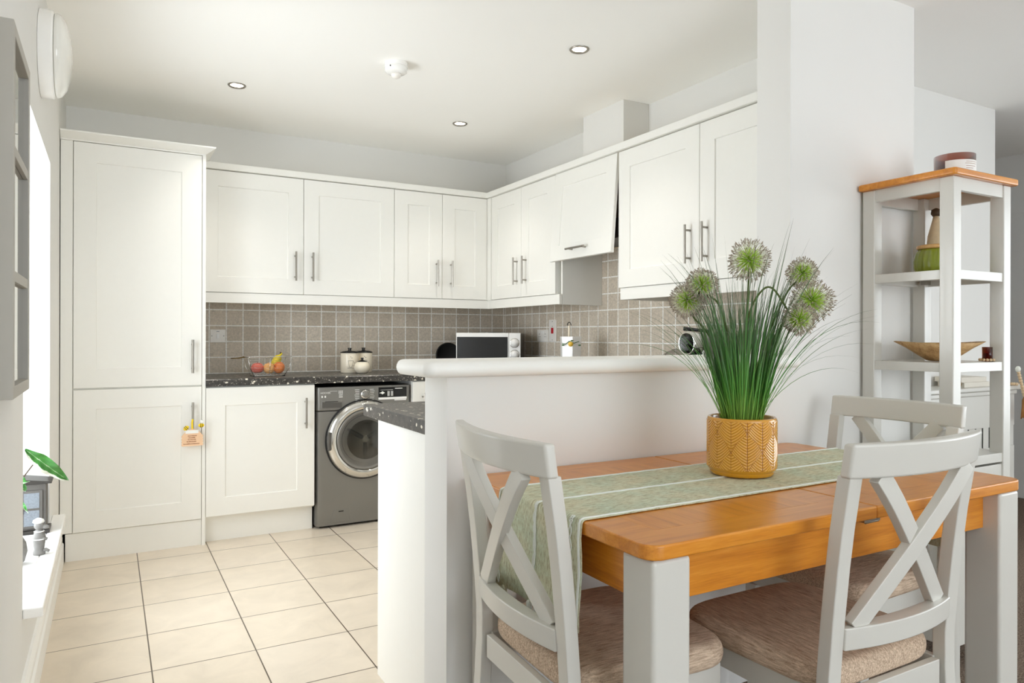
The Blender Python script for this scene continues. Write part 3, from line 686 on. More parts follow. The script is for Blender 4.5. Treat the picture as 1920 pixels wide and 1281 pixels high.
# wire fruit basket
BX, BY = 0.830, 4.47
t = thing('fruit_basket', (BX, BY, ZW), 'rectangular wire fruit basket on the back worktop beside the tall larder', 'basket')
def rect_loop(hx, hy, z, rr=0.02):
    pts = []
    for cx_, cy_, a0 in ((hx - rr, hy - rr, 0), (-hx + rr, hy - rr, PI / 2), (-hx + rr, -hy + rr, PI), (hx - rr, -hy + rr, 3 * PI / 2)):
        for k in range(5):
            a = a0 + PI / 2 * k / 4; pts.append((BX + cx_ + rr * math.cos(a), BY + cy_ + rr * math.sin(a), z))
    return pts
bm = new()
tube(bm, rect_loop(0.128, 0.09, ZW + 0.115), 0.0024, 8, True)
tube(bm, rect_loop(0.090, 0.06, ZW + 0.006), 0.003, 8, True)
part('rim', bm, 'chrome', t, smooth=True)
bm = new(); tube(bm, [(BX - 0.128, BY - 0.03, ZW + 0.115), (BX - 0.165, BY - 0.035, ZW + 0.108), (BX - 0.205, BY - 0.02, ZW + 0.107), (BX - 0.205, BY + 0.02, ZW + 0.107), (BX - 0.165, BY + 0.035, ZW + 0.108), (BX - 0.128, BY + 0.03, ZW + 0.115)], 0.0022, 8); part('handle', bm, 'brass_dark', t, smooth=True)
bm = new()
for k in range(1, 11):
    f_ = k / 11.0; s_ = f_ ** 0.6; tube(bm, rect_loop(0.090 + 0.038 * s_, 0.06 + 0.03 * s_, ZW + 0.006 + 0.109 * f_), 0.0009, 5, True)
for sx in (-1, 0, 1):
    for sy in (-1, 1):
        tube(bm, [(BX + sx * 0.125, BY + sy * 0.088, ZW + 0.115), (BX + sx * 0.112, BY + sy * 0.078, ZW + 0.05), (BX + sx * 0.088, BY + sy * 0.059, ZW + 0.006)], 0.0018, 6)
for k in range(9): tube(bm, [(BX - 0.08 + 0.02 * k, BY - 0.059, ZW + 0.006), (BX - 0.08 + 0.02 * k, BY + 0.059, ZW + 0.006)], 0.001, 5)
part('wire_mesh', bm, 'chrome', t, smooth=True)
bm = new(); 
for sx in (-1, 1): tube(bm, [(BX + sx * 0.088, BY - 0.06, ZW + 0.002), (BX + sx * 0.088, BY + 0.06, ZW + 0.002)], 0.004, 8)
part('foot', bm, 'black', t)
def apple(c, r_, mat, label, name='apple', cat='apple', rot=None):
    t = thing(name, (c[0], c[1], c[2] - r_), label, cat)
    prof = []
    for i in range(15):
        a = PI * i / 14; rr = r_ * math.sin(a) * (1 + 0.05 * math.cos(a)); z = -r_ * 0.92 * math.cos(a)
        dip = 0.22 * r_ * math.exp(-(rr / (0.28 * r_)) ** 2)
        z += -dip if z > 0 else dip
        prof.append((max(rr, 1e-4), z))
    bm = new(); R_ = rot or Matrix.Identity(3); lathe(bm, prof, c, 24, True, R_); part('skin', bm, mat, t, smooth=True)
    bm = new(); p = R_ @ Vector((0, 0, r_ * 0.66)); q = R_ @ Vector((0.002, 0, r_ * 0.98)); tube(bm, [Vector(c) + p, Vector(c) + q], 0.0016, 6); part('stem', bm, 'stem_brown', t)
Rf = Matrix.Rotation(math.radians(70), 3, 'X')
apple((BX - 0.062, BY - 0.022, ZW + 0.049), 0.037, 'apple_red', 'pink red apple at the left end of the wire basket')
apple((BX + 0.004, BY - 0.026, ZW + 0.046), 0.034, 'apple_yellow', 'red and yellow apple in the middle of the wire basket, its end facing out', rot=Rf)
apple((BX + 0.060, BY - 0.03, ZW + 0.049), 0.036, 'nectarine', 'orange red nectarine in front of the bananas', 'nectarine', 'nectarine', rot=Matrix.Rotation(-1.2, 3, 'Z') @ Rf)
t = thing('banana_bunch', (BX + 0.07, BY + 0.03, ZW + 0.02), 'small bunch of yellow bananas standing at the right end of the wire basket', 'bananas')
for k in range(2):
    bm = new(); pts = []; rr = []
    for i in range(10):
        f_ = i / 9.0; a = -0.5 + 1.5 * f_
        pts.append((BX + 0.094 - 0.062 * math.sin(f_ * PI * 0.55) ** 1 * (1 - f_) - (0.03 if k == 0 else 0.008) * (1 - f_) - 0.004, BY + 0.034 + 0.022 * k * (1 - f_) - 0.004, ZW + 0.026 + 0.108 * f_)); rr.append(0.024 * (math.sin(PI * (0.12 + 0.80 * f_)) ** 0.7) if f_ < 0.85 else 0.006)
    tube(bm, pts, rr, 6); part('banana', bm, 'banana', t, smooth=True)
bm = new(); tube(bm, [(BX + 0.089, BY + 0.032, ZW + 0.130), (BX + 0.080, BY + 0.032, ZW + 0.138)], 0.006, 8); part('stalk', bm, 'stem_brown', t)

# canisters
def canister(x, y, label, flip):
    t = thing('storage_canister', (x, y, ZW), label, 'canister', 'cream canisters with black lids')
    r_ = 0.0585; h_ = 0.130
    bm = new(); lathe(bm, [(r_ - 0.003, 0), (r_, 0.004), (r_, h_ - 0.003), (r_ - 0.002, h_)], (x, y, ZW), 40); bd = part('body', bm, 'cream_ceramic', t, smooth=True)
    bm = new(); lathe(bm, [(r_ + 0.003, h_), (r_ + 0.003, h_ + 0.004), (r_ * 0.7, h_ + 0.012), (0.012, h_ + 0.014), (0.010, h_ + 0.022), (0.014, h_ + 0.032), (0.002, h_ + 0.033)], (x, y, ZW), 36); part('lid', bm, 'black', t, smooth=True)
    bm = new()
    a0 = math.atan2(-y, -x) + 0.12
    def P_(u, z): a = a0 + u / r_; return (x + (r_ + 0.0006) * math.cos(a), y + (r_ + 0.0006) * math.sin(a), ZW + z)
    tube(bm, [P_(-0.018, 0.079), P_(0, 0.080), (P_(0.018, 0.079))], 0.0009, 5)
    tube(bm, [P_(-0.016, 0.078), P_(-0.012, 0.055), P_(-0.004, 0.035)], 0.0007, 5); tube(bm, [P_(0.016, 0.078), P_(0.012, 0.055), P_(0.004, 0.035)], 0.0007, 5)
    tube(bm, [P_(0.016, 0.074), P_(0.028, 0.066), P_(0.026, 0.05), P_(0.012, 0.046)], 0.0007, 5)
    tube(bm, [P_(-0.02, 0.031), P_(0, 0.033), P_(0.02, 0.031)], 0.0011, 5); tube(bm, [P_(-0.05, 0.012), P_(0, 0.012), P_(0.05, 0.012)], 0.0005, 4)
    tube(bm, [P_(-0.004, 0.106), P_(0.004, 0.103)], 0.0011, 5); tube(bm, [P_(0.004, 0.097), P_(0.012, 0.099)], 0.0011, 5)
    part('drawing', bm, 'grey_mark', bd)
canister(1.372, 4.60, 'left of two cream canisters with black lids and a cup drawing', 0)
canister(1.482, 4.655, 'right of two cream canisters with black lids, partly behind the sugar pot', 1)
t = thing('sugar_pot', (1.415, 4.47, ZW), 'small round white pot with black lid in front of the two canisters', 'pot')
bm = new(); lathe(bm, [(0.025, 0), (0.034, 0.004), (0.049, 0.022), (0.053, 0.040), (0.047, 0.060), (0.034, 0.072), (0.030, 0.075)], (1.415, 4.47, ZW), 36); part('body', bm, 'cream_ceramic', t, smooth=True)
bm = new(); lathe(bm, [(0.031, 0.075), (0.030, 0.078), (0.012, 0.084), (0.008, 0.086), (0.008, 0.096), (0.010, 0.101), (0.001, 0.102)], (1.415, 4.47, ZW), 30); part('lid', bm, 'black', t, smooth=True)

# round black tray leaning beside the microwave
Ml = Matrix.Rotation(math.radians(82), 3, 'X')
bm = new(); lathe(bm, [(0.090, 0), (0.096, 0.006), (0.096, 0.016), (0.090, 0.018), (0.086, 0.010), (0.001, 0.009)], (2.11, 4.68, ZW + 0.098), 48, True, Ml)
tag(part('baking_tray', bm, 'black_matte', smooth=True), 'round black tray standing upright left of the microwave', 'tray')

# microwave, turned in the corner
mrot = math.radians(-35.6)
t = thing('microwave', (2.275, 4.37, ZW), 'white microwave oven with two round dials set diagonally in the corner', 'microwave', rz=mrot)
W2 = 0.2235
bm = new(); box(bm, -W2 + 0.003, W2 - 0.003, 0.012, 0.32, 0.01, 0.262); part('body', bm, 'washer_dark', t, bev=0.004, local=True)
bm = new(); box(bm, -W2, W2 - 0.082, -0.008, 0.012, 0.008, 0.264); md = part('door', bm, 'white_gloss', t, bev=0.003, local=True)
bm = new(); box(bm, -W2 + 0.006, W2 - 0.088, -0.0095, -0.0075, 0.025, 0.236); part('door_glass', bm, 'black', md, local=True)
part('front_panel', bx(W2 - 0.080, W2, -0.006, 0.012, 0.008, 0.264), 'white_gloss', t, bev=0.003, local=True)
Mx = Matrix.Rotation(PI / 2, 3, 'X')
for z in (0.115, 0.195):
    bm = new(); lathe(bm, [(0.029, 0), (0.028, 0.010), (0.024, 0.012), (0.022, 0.022), (0.002, 0.023)], (W2 - 0.041, -0.006, z), 32, True, Mx); kb = part('dial', bm, 'white_gloss', t, smooth=True, local=True)
    bm = new(); lathe(bm, [(0.033, 0.0), (0.033, 0.003), (0.029, 0.003)], (W2 - 0.041, -0.006, z), 32, True, Mx); part('bezel', bm, 'chrome', kb, smooth=True, local=True)
bm = new()
for sx in (-0.18, 0.18):
    for sy in (0.04, 0.28): lathe(bm, [(0.012, 0), (0.012, 0.011)], (sx, sy, 0), 12)
part('foot', bm, 'black_matte', t, local=True)
bm = new(); lathe(bm, [(0.001, 0.0), (0.115, 0.0), (0.118, 0.006), (0.112, 0.008), (0.001, 0.003)], (2.36, 4.47, ZW + 0.263), 40)
tag(part('glass_plate', bm, 'clear_plastic', smooth=True), 'clear shallow plate lying on top of the microwave', 'plate')

# lemon utensil pot
PX, PY = 2.41, 3.56
t = thing('utensil_pot', (PX, PY, ZW), 'white six-sided ceramic pot painted with lemons on the right-hand worktop', 'pot')
bm = new(); rot = Matrix.Rotation(math.radians(6), 3, 'Z')
lathe(bm, [(0.058, 0), (0.062, 0.006), (0.066, 0.20), (0.070, 0.238), (0.066, 0.242), (0.060, 0.23), (0.058, 0.02)], (PX, PY, ZW), 6, True, rot); bd = part('body', bm, 'white_gloss', t, bev=0.004)
va = math.atan2(-PY, -PX)
def onpot(u, z, out=0.0665):
    c = Vector((PX, PY, ZW + z)); side = Vector((-math.sin(va), math.cos(va), 0)); o = Vector((math.cos(va), math.sin(va), 0))
    return c + side * u + o * (out - 0.10 * abs(u))
bm = new(); ball(bm, onpot(0.0, 0.196, 0.061), 0.016, 14, (1, 1, 0.95)); part('lemon', bm, 'lemon', bd, smooth=True)
bm = new(); tube(bm, [onpot(-0.052, 0.20, 0.067), onpot(-0.03, 0.196, 0.068), onpot(-0.01, 0.212, 0.067), onpot(0.02, 0.202), onpot(0.05, 0.212)], [0.002, 0.0025, 0.003, 0.002, 0.002], 6)
for u, z, a in ((-0.045, 0.190, 1), (0.052, 0.19, -1), (0.008, 0.216, 1)): ball(bm, onpot(u, z, 0.064), 0.012, 8, (0.8, 0.8, 0.4))
part('leaf_garland', bm, 'leaf_dark', bd, smooth=True)
t = thing('ladle', (PX, PY + 0.02, ZW + 0.03), 'cream-handled ladle standing in the lemon pot, hook uppermost', 'utensil')
bm = new(); tube(bm, [(PX, PY + 0.02, ZW + 0.16), (PX + 0.002, PY + 0.02, ZW + 0.305)], [0.005, 0.0065], 10); part('handle', bm, 'cream_ceramic', t, smooth=True)
bm = new(); tube(bm, [(PX, PY + 0.02, ZW + 0.03), (PX, PY + 0.02, ZW + 0.16)], 0.003, 8)
tube(bm, [(PX + 0.002 + 0.009 * math.cos(a), PY + 0.02 - 0.006 * math.cos(a), ZW + 0.307 + 0.020 * math.sin(a)) for a in [PI * k / 8 for k in range(9)]], 0.0025, 8)
part('hook', bm, 'dark_metal', t, smooth=True)

# pod coffee machine
CX, CY_ = 2.045, 2.17
t = thing('coffee_machine', (CX + 0.12, CY_, ZW), 'silver pod coffee machine with round black face on the peninsula worktop', 'coffee machine')
bm = new(); box(bm, CX + 0.045, CX + 0.30, CY_ - 0.055, CY_ + 0.055, ZW, ZW + 0.258); part('body', bm, 'brushed', t, bev=0.012, segs=4)
Mc = Matrix.Rotation(-PI / 2, 3, 'Y')
bm = new(); lathe(bm, [(0.046, -0.03), (0.049, 0.018), (0.045, 0.024), (0.041, 0.020)], (CX + 0.008, CY_, ZW + 0.214), 40, False, Mc); fr_ = part('head_ring', bm, 'chrome', t, smooth=True)
bm = new(); lathe(bm, [(0.042, 0.020), (0.03, 0.012), (0.001, 0.010)], (CX + 0.008, CY_, ZW + 0.214), 36, True, Mc); part('face', bm, 'black', fr_, smooth=True)
bm = new(); tube(bm, [(CX + 0.0, CY_ + 0.03, ZW + 0.275), (CX + 0.04, CY_ + 0.01, ZW + 0.270), (CX + 0.09, CY_ - 0.02, ZW + 0.264)], [0.009, 0.007, 0.007], 10); part('lever', bm, 'black', t, smooth=True)
part('front_frame', bx(CX + 0.028, CX + 0.046, CY_ - 0.052, CY_ + 0.052, ZW, ZW + 0.188), 'chrome', t, bev=0.003)
part('cup_bay', bx(CX + 0.022, CX + 0.0285, CY_ - 0.042, CY_ + 0.042, ZW + 0.02, ZW + 0.178), 'black', t, bev=0.002)
part('drip_tray', bx(CX - 0.05, CX + 0.028, CY_ - 0.045, CY_ + 0.045, ZW, ZW + 0.02), 'black', t, bev=0.004)

# clear cover / dome beside the coffee machine
bm = new(); lathe(bm, [(0.11, 0), (0.112, 0.06), (0.09, 0.12), (0.05, 0.165), (0.012, 0.182), (0.001, 0.184)], (2.42, 2.66, ZW), 40, False)
tag(part('food_cover', bm, 'clear_plastic', smooth=True), 'clear plastic dome standing left of the coffee machine', 'food cover')

# ------------------------------------------------------------------ wooden bee tag on the lower larder handle
ty = YF - 0.046
t = thing('hanging_tag', (0.392, ty, 0.55), 'small wooden plaque with two bees hanging from the lower larder handle', 'plaque')
poly = [(0.342, 0.556), (0.442, 0.556)]
for k in range(4): z = 0.556 + 0.0145 * k; poly += [(0.446, z + 0.004), (0.446, z + 0.0105), (0.442, z + 0.0145)]
poly += [(0.436, 0.622), (0.424, 0.634), (0.408, 0.644), (0.392, 0.648), (0.376, 0.644), (0.360, 0.634), (0.348, 0.622), (0.342, 0.614)]
for k in range(4): z = 0.614 - 0.0145 * k; poly += [(0.338, z - 0.004), (0.338, z - 0.0105), (0.342, z - 0.0145)]
bm = new(); prism(bm, poly[:-1], 1, ty - 0.004, ty); pq = part('board', bm, 'tag_wood', t)
part('paper_strip', bx(0.358, 0.422, ty - 0.0052, ty - 0.0042, 0.624, 0.641), 'white_mark', pq)
bm = new(); random.seed(3)
for z, a, b in ((0.611, 0.370, 0.414), (0.601, 0.372, 0.406), (0.591, 0.370, 0.410), (0.580, 0.364, 0.412), (0.568, 0.348, 0.428)):
    x = a
    while x < b:
        ww = random.uniform(0.002, 0.005); box(bm, x, min(b, x + ww), ty - 0.0050, ty - 0.0042, z - 0.0022, z + random.uniform(0.0005, 0.0026)); x += ww + 0.0013
part('lettering', bm, 'tag_text', pq)
bm = new(); sweep_rect(bm, [(0.392, ty - 0.002, 0.646), (0.391, ty + 0.002, 0.680), (0.394, ty + 0.004, 0.700)], 0.009, 0.001, (1, 0, 0)); part('ribbon', bm, 'yellow', t)
for cx_, cz, rot_, wing in ((0.361, 0.654, -0.7, False), (0.436, 0.665, 0.0, True)):
    be = None
    bm = new(); R_ = Matrix.Rotation(rot_, 3, 'Y'); ball(bm, (cx_, ty - 0.006, cz), 0.0135, 14, (1.15, 0.5, 0.82), R_); be = part('bee', bm, 'yellow', t, smooth=True)
    bm = new()
    for q in (-0.004, 0.004):
        p = R_ @ Vector((q, 0, 0)); pts = [Vector((cx_, ty - 0.006, cz)) + p + R_ @ Vector((0, 0.0070 * math.cos(a), 0.0112 * math.sin(a))) for a in [2 * PI * k / 14 for k in range(14)]]
        tube(bm, pts, 0.0013, 6, True)
    part('stripe', bm, 'black_matte', be)
    if wing:
        bm = new(); ball(bm, (cx_ + 0.004, ty - 0.006, cz + 0.019), 0.011, 12, (1, 0.3, 0.95)); part('wing', bm, 'white_mark', be, smooth=True)
bm = new(); tube(bm, [(0.436, ty - 0.003, 0.655), (0.437, ty - 0.003, 0.64), (0.433, ty - 0.003, 0.625)], 0.0008, 5); part('bee_wire', bm, 'dark_metal', t)

# ------------------------------------------------------------------ dining table
TX0, TX1, TY0, TY1, TZ = 0.823, 2.078, 0.967, 1.704, 0.785
t = thing('dining_table', (1.45, 1.335, 0), 'oak-topped extending dining table with grey painted legs against the half wall', 'table')
def rrect(x0, x1, y0, y1, r_, n=6, corners=(1, 1, 1, 1)):
    P_ = []
    for (cx_, cy_, a0), on in zip(((x0 + r_, y0 + r_, PI), (x1 - r_, y0 + r_, 1.5 * PI), (x1 - r_, y1 - r_, 0), (x0 + r_, y1 - r_, PI / 2)), corners):
        if not on: P_.append((x0 if cx_ < (x0 + x1) / 2 else x1, y0 if cy_ < (y0 + y1) / 2 else y1)); continue
        for k in range(n + 1): a = a0 + PI / 2 * k / n; P_.append((cx_ + r_ * math.cos(a), cy_ + r_ * math.sin(a)))
    return P_
XM = 1.462
bm = new(); prism(bm, rrect(TX0, XM - 0.0008, TY0, TY1, 0.035, corners=(1, 0, 0, 1)), 2, TZ - 0.028, TZ); tp = part('tabletop', bm, 'oak_x', t, bev=0.004, segs=3)
bm = new(); prism(bm, rrect(XM + 0.0008, TX1, TY0, TY1, 0.035, corners=(0, 1, 1, 0)), 2, TZ - 0.028, TZ); tp2 = part('tabletop', bm, 'oak_x', t, bev=0.004, segs=3)
# inlaid cross-grain panels of each half
for a, b, pr in ((TX0 + 0.085, XM - 0.085, tp), (XM + 0.085, TX1 - 0.085, tp2)):
    part('inlay_panel', bx(a, b, TY0 + 0.085, TY1 - 0.085, TZ - 0.001, TZ + 0.0002), 'oak_y', pr)
bm = new(); box(bm, TX0 + 0.10, TX1 - 0.10, TY0 + 0.048, TY0 + 0.070, 0.660, TZ - 0.0285); part('apron', bm, 'oak_x', t, bev=0.0015)
bm = new(); box(bm, TX0 + 0.10, TX1 - 0.10, TY1 - 0.070, TY1 - 0.048, 0.660, TZ - 0.0285); part('apron', bm, 'oak_x', t, bev=0.0015)
for x in (TX0 + 0.040, TX1 - 0.062):
    bm = new(); box(bm, x, x + 0.022, TY0 + 0.10, TY1 - 0.10, 0.660, TZ - 0.0285); part('apron', bm, 'oak_y', t, bev=0.0015)
for x in (TX0 + 0.012, TX1 - 0.102):
    for y in (TY0 + 0.006, TY1 - 0.096): part('leg', bx(x, x + 0.09, y, y + 0.09, 0, TZ - 0.0285), 'chair_paint', t, bev=0.009, segs=4)
bm = new(); box(bm, XM - 0.028, XM + 0.028, TY0 + 0.012, TY0 + 0.030, TZ - 0.037, TZ - 0.0285); tube(bm, [(XM - 0.02, TY0 + 0.016, TZ - 0.038), (XM + 0.02, TY0 + 0.012, TZ - 0.036)], 0.003, 8)
part('leaf_clip', bm, 'steel', t)

# ------------------------------------------------------------------ runner
RY0, RY1 = 1.168, 1.512
t = thing('table_runner', (1.45, 1.34, TZ), 'sage green woven table runner with white braided stripes lying across the table', 'table runner')
def runner_path(side_drop=True):
    pts = []; zt = TZ + 0.003; xo = TX0 - 0.004; r_ = 0.010
    pts.append((xo - 0.004, 0.565)); 
    for z in (0.60, 0.64, 0.68, 0.72, 0.75): pts.append((xo - 0.003 - 0.003 * math.sin(z * 25), z))
    for k in range(5): a = PI - PI / 2 * k / 4; pts.append((xo + r_ + (r_) * math.cos(a), zt - r_ + r_ * math.sin(a)))
    for k in range(1, 40): pts.append((xo + r_ + (TX1 + 0.008 - xo - 2 * r_) * k / 40.0, zt))
    xe = TX1 + 0.004
    for k in range(5): a = PI / 2 - PI / 2 * k / 4; pts.append((xe - r_ + r_ * math.cos(a), zt - r_ + r_ * math.sin(a)))
    for z in (0.75, 0.70, 0.65, 0.60, 0.55): pts.append((xe + 0.002, z))
    return pts
RP = runner_path()
bm = new(); nj = 24; rows = []
for i, (x, z) in enumerate(RP):
    row = []
    for j in range(nj + 1):
        f_ = j / nj; y = RY0 + (RY1 - RY0) * f_
        y += 0.0025 * noise.noise(Vector((x * 6, z * 6, 0))) + (0.010 * (x - 0.8) if z > 0.78 else 0.0)
        dz = 0; dx = 0
        if z < 0.775: dx = (-1 if x < 1.4 else 1) * 0.004 * (1 + math.sin(f_ * 11 + z * 6)) * min(1, (0.785 - z) * 8)
        row.append(bm.verts.new((x + dx, y, z + dz)))
    rows.append(row)
for A, B in zip(rows, rows[1:]):
    for j in range(nj): bm.faces.new((A[j], A[j + 1], B[j + 1], B[j]))
cloth = part('cloth', bm, 'runner', t, smooth=True)
sol = cloth.modifiers.new('s', 'SOLIDIFY'); sol.thickness = 0.0022; sol.offset = 0
def rpt(s, f_):
    """point along the runner: s index, f across"""
    i = min(int(s), len(RP) - 2); u = s - i
    x = RP[i][0] * (1 - u) + RP[i + 1][0] * u; z = RP[i][1] * (1 - u) + RP[i + 1][1] * u
    y = RY0 + (RY1 - RY0) * f_ + (0.010 * (x - 0.8) if z > 0.78 else 0.0)
    o = 0.0026
    if z < 0.775: return Vector((x + (-1 if x < 1.4 else 1) * (o + 0.004 * (1 + math.sin(f_ * 11 + z * 6)) * min(1, (0.785 - z) * 8)), y, z))
    if x < TX0 + 0.006 or x > TX1 - 0.006: return Vector((x + (-o * 0.7 if x < 1.4 else o * 0.7), y, z + o * 0.7))
    return Vector((x, y, z + o * 0.7))
for f_ in (0.02, 0.5, 0.98):
    bm = new(); tube(bm, [rpt(s, f_) + Vector((0, 0.0008 * (-1) ** s, 0)) for s in range(0, len(RP))], 0.0020 if f_ != 0.5 else 0.0022, 6, flat=1.7)
    part('stripe', bm, 'runner_white', t, smooth=True)
for f_, amp in ((0.10, 0.0048), (0.5, 0.0048), (0.93, 0.0045)):
    bm = new()
    for sg in (-1, 1):
        pts = []
        for k in range(61):
            s = 0.2 + 9.3 * k / 60.0; q = rpt(s, f_); q.y += sg * amp * abs(math.sin(k * PI / 6.0)) - 0; q.x -= 0.001; pts.append(q)
        tube(bm, pts, 0.0014, 5)
    part('braid', bm, 'runner_white', t, smooth=True)
random.seed(11)
def tassel(x, y, z0, L_, col='runner'):
    bm = new()
    ball(bm, (x, y, z0), 0.006, 8, (1, 1, 0.8))
    for k in range(16):
        a = 2 * PI * k / 16; rr = 0.004; pts = []
        for i in range(5):
            f_ = i / 4.0; pts.append((x + rr * math.cos(a) * (1 + 0.8 * f_) + 0.002 * math.sin(3 * f_ + k), y + rr * math.sin(a) * (1 + 1.2 * f_) + 0.003 * f_ * math.sin(k), z0 - L_ * f_ * (0.94 + 0.06 * math.sin(k * 3))))
        tube(bm, pts, [0.0016, 0.0018, 0.0016, 0.0014, 0.0006], 5)
    return bm
for y in (RY0 + 0.014, RY0 + 0.036, RY0 + 0.16, RY0 + 0.19, RY1 - 0.04, RY1 - 0.012):
    part('tassel', tassel(TX0 - 0.013, y, 0.566, 0.068), 'runner_white' if int(y * 1000) % 2 else 'runner', t, smooth=True)
for y in (RY0 + 0.02, RY0 + 0.06, RY1 - 0.06, RY1 - 0.02):
    part('tassel', tassel(TX1 + 0.010, y, 0.548, 0.06), 'runner_white', t, smooth=True)

# ------------------------------------------------------------------ chairs
PROF = [(0.0, -0.055), (0.12, -0.022), (0.25, -0.003), (0.42, 0.006), (0.50, 0.004), (0.60, -0.004), (0.70, -0.014), (0.78, -0.024), (0.83, -0.032), (0.888, -0.041)]
def ys(z):
    for (z0, a), (z1, b) in zip(PROF, PROF[1:]):
        if z <= z1: u = (z - z0) / (z1 - z0); return a + (b - a) * u
    return PROF[-1][1] - (z - 0.888) * 0.2
def make_chair():
    """local: sitter looks to +Y, origin on the floor under the back"""
    t = thing('dining_chair', (0, 0, 0), '', 'chair', 'grey cross-back dining chairs')
    HW = 0.2155
    for s in (-1, 1):
        bm = new(); rings = []
        for z, y in PROF:
            xo = HW + (0.004 if z < 0.5 else 0.0); wx = 0.038
            rings.append([bm.verts.new((s * a, y + b, z)) for a, b in ((xo - wx, -0.0), (xo, -0.0), (xo, 0.030), (xo - wx, 0.030))])
        for A, B in zip(rings, rings[1:]):
            for k in range(4): bm.faces.new((A[k], A[(k + 1) % 4], B[(k + 1) % 4], B[k]))
        bm.faces.new(rings[0][::-1]); bm.faces.new(rings[-1])
        part('back_leg', bm, 'chair_paint', t, bev=0.003, local=True)
        bm = new(); rings = []
        for z, h_ in ((0, 0.015), (0.385, 0.021)):
            rings.append([bm.verts.new((s * 0.178 + a, 0.396 + b, z)) for a, b in ((-h_, -h_), (h_, -h_), (h_, h_), (-h_, h_))])
        for k in range(4): bm.faces.new((rings[0][k], rings[0][(k + 1) % 4], rings[1][(k + 1) % 4], rings[1][k]))
        bm.faces.new(rings[0][::-1]); bm.faces.new(rings[1]); part('front_leg', bm, 'chair_paint', t, bev=0.003, local=True)
    def arc(xh, n, bulge):
        return [(-xh + 2 * xh * k / n, -bulge * (1 - ((-xh + 2 * xh * k / n) / xh) ** 2)) for k in range(n + 1)]
    def curved_rail(xh, z0, z1, yb0, yb1, bulge, th, n=18, horn=0.0):
        bm = new(); cols = []
        for x, d_ in arc(xh, n, bulge):
            e = abs(x / xh); h_ = horn * e ** 3; tt = th * (1 - 0.25 * e ** 2)
            cols.append([bm.verts.new((x, yb0 + d_, z0)), bm.verts.new((x, yb0 + d_ + tt, z0)), bm.verts.new((x, yb1 + d_ + tt, z1 + h_)), bm.verts.new((x, yb1 + d_, z1 + h_))])
        for A, B in zip(cols, cols[1:]):
            for k in range(4): bm.faces.new((A[k], A[(k + 1) % 4], B[(k + 1) % 4], B[k]))
        bm.faces.new(cols[0][::-1]); bm.faces.new(cols[-1]); return bm
    part('top_rail', curved_rail(HW + 0.004, 0.884, 0.952, -0.041, -0.051, 0.040, 0.032), 'chair_paint', t, bev=0.006, local=True, segs=3)
    part('lower_rail', curved_rail(HW - 0.036, 0.537, 0.582, ys(0.56) - 0.003, ys(0.58) - 0.003, 0.024, 0.034), 'chair_paint', t, bev=0.003, local=True)
    for s in (-1, 1):
        pts = []
        for k in range(11):
            u = k / 10.0; x = s * (0.142 - 0.290 * u); z = 0.889 - 0.312 * u
            bul = 0.036 * (1 - (x / 0.208) ** 2) * (1 - 0.62 * u)
            pts.append((x, ys(z) + 0.0155 - 0.0065 * (1 - u) - bul - 0.004 * s, z))
        bm = new(); sweep_rect(bm, pts, 0.041, 0.021, (1, 0, -0.9 * s)); part('cross_bar', bm, 'chair_paint', t, bev=0.002, local=True)
    # seat frame
    bm = new(); z0, z1 = 0.385, 0.440
    for a, b, c, d_ in ((-0.17, 0.17, 0.012, 0.030), (-0.186, 0.186, 0.392, 0.410)): box(bm, a, b, c, d_, z0, z1)
    for s in (-1, 1): box(bm, *(sorted((s * 0.174, s * 0.192))), 0.03, 0.410, z0, z1)
    part('seat_frame', bm, 'chair_paint', t, bev=0.002, local=True)
    # cushion: superellipse pillow, wider in front
    bm = new(); rings = []
    for k in range(11):
        f_ = k / 10.0; a = -PI / 2 + PI * f_
        z = 0.4615 + 0.0225 * math.sin(a) + (0.008 if f_ > 0.5 else 0) * math.sin(a); sc = 1 - 0.10 * (1 - math.cos(a)) ** 1.2 if f_ > 0.5 else 1 - 0.05 * (1 - math.cos(a))
        ring = []
        for j in range(48):
            b = 2 * PI * j / 48; cx_, sy_ = math.cos(b), math.sin(b); e = 0.34
            x = math.copysign(abs(cx_) ** e, cx_); y = math.copysign(abs(sy_) ** e, sy_)
            hw = 0.210 + 0.010 * y
            ring.append(bm.verts.new((x * hw * sc, 0.232 + y * 0.206 * sc, z)))
        rings.append(ring)
    for f_, sc, dz in ((1, 0.6, 0.003), (1, 0.25, 0.0045)):
        rings.append([bm.verts.new((v.co.x * sc, 0.232 + (v.co.y - 0.232) * sc, v.co.z + dz)) for v in rings[10]])
    for A, B in zip(rings, rings[1:]):
        n = len(A)
        for k in range(n): bm.faces.new((A[k], A[(k + 1) % n], B[(k + 1) % n], B[k]))
    bm.faces.new(rings[0][::-1]); bm.faces.new(rings[-1])
    part('seat', bm, 'seat_fabric', t, smooth=True, local=True)
    return t
ch = make_chair()
ch.location = (1.436, 0.902, 0); ch.rotation_euler = (0, 0, 0)
ch['label'] = 'grey cross-back dining chair with beige seat at the near long side of the table'
c2 = copy_tree(ch); c2.location = (0.769, 1.350, 0); c2.rotation_euler = (0, 0, -PI / 2 - math.radians(2.5))
c2['label'] = 'grey cross-back dining chair at the table end where the runner hangs, nearest the kitchen'
c3 = copy_tree(ch); c3.location = (2.160, 1.398, 0); c3.rotation_euler = (0, 0, PI / 2)
c3['label'] = 'grey cross-back dining chair at the far end of the table beside the open shelf unit'

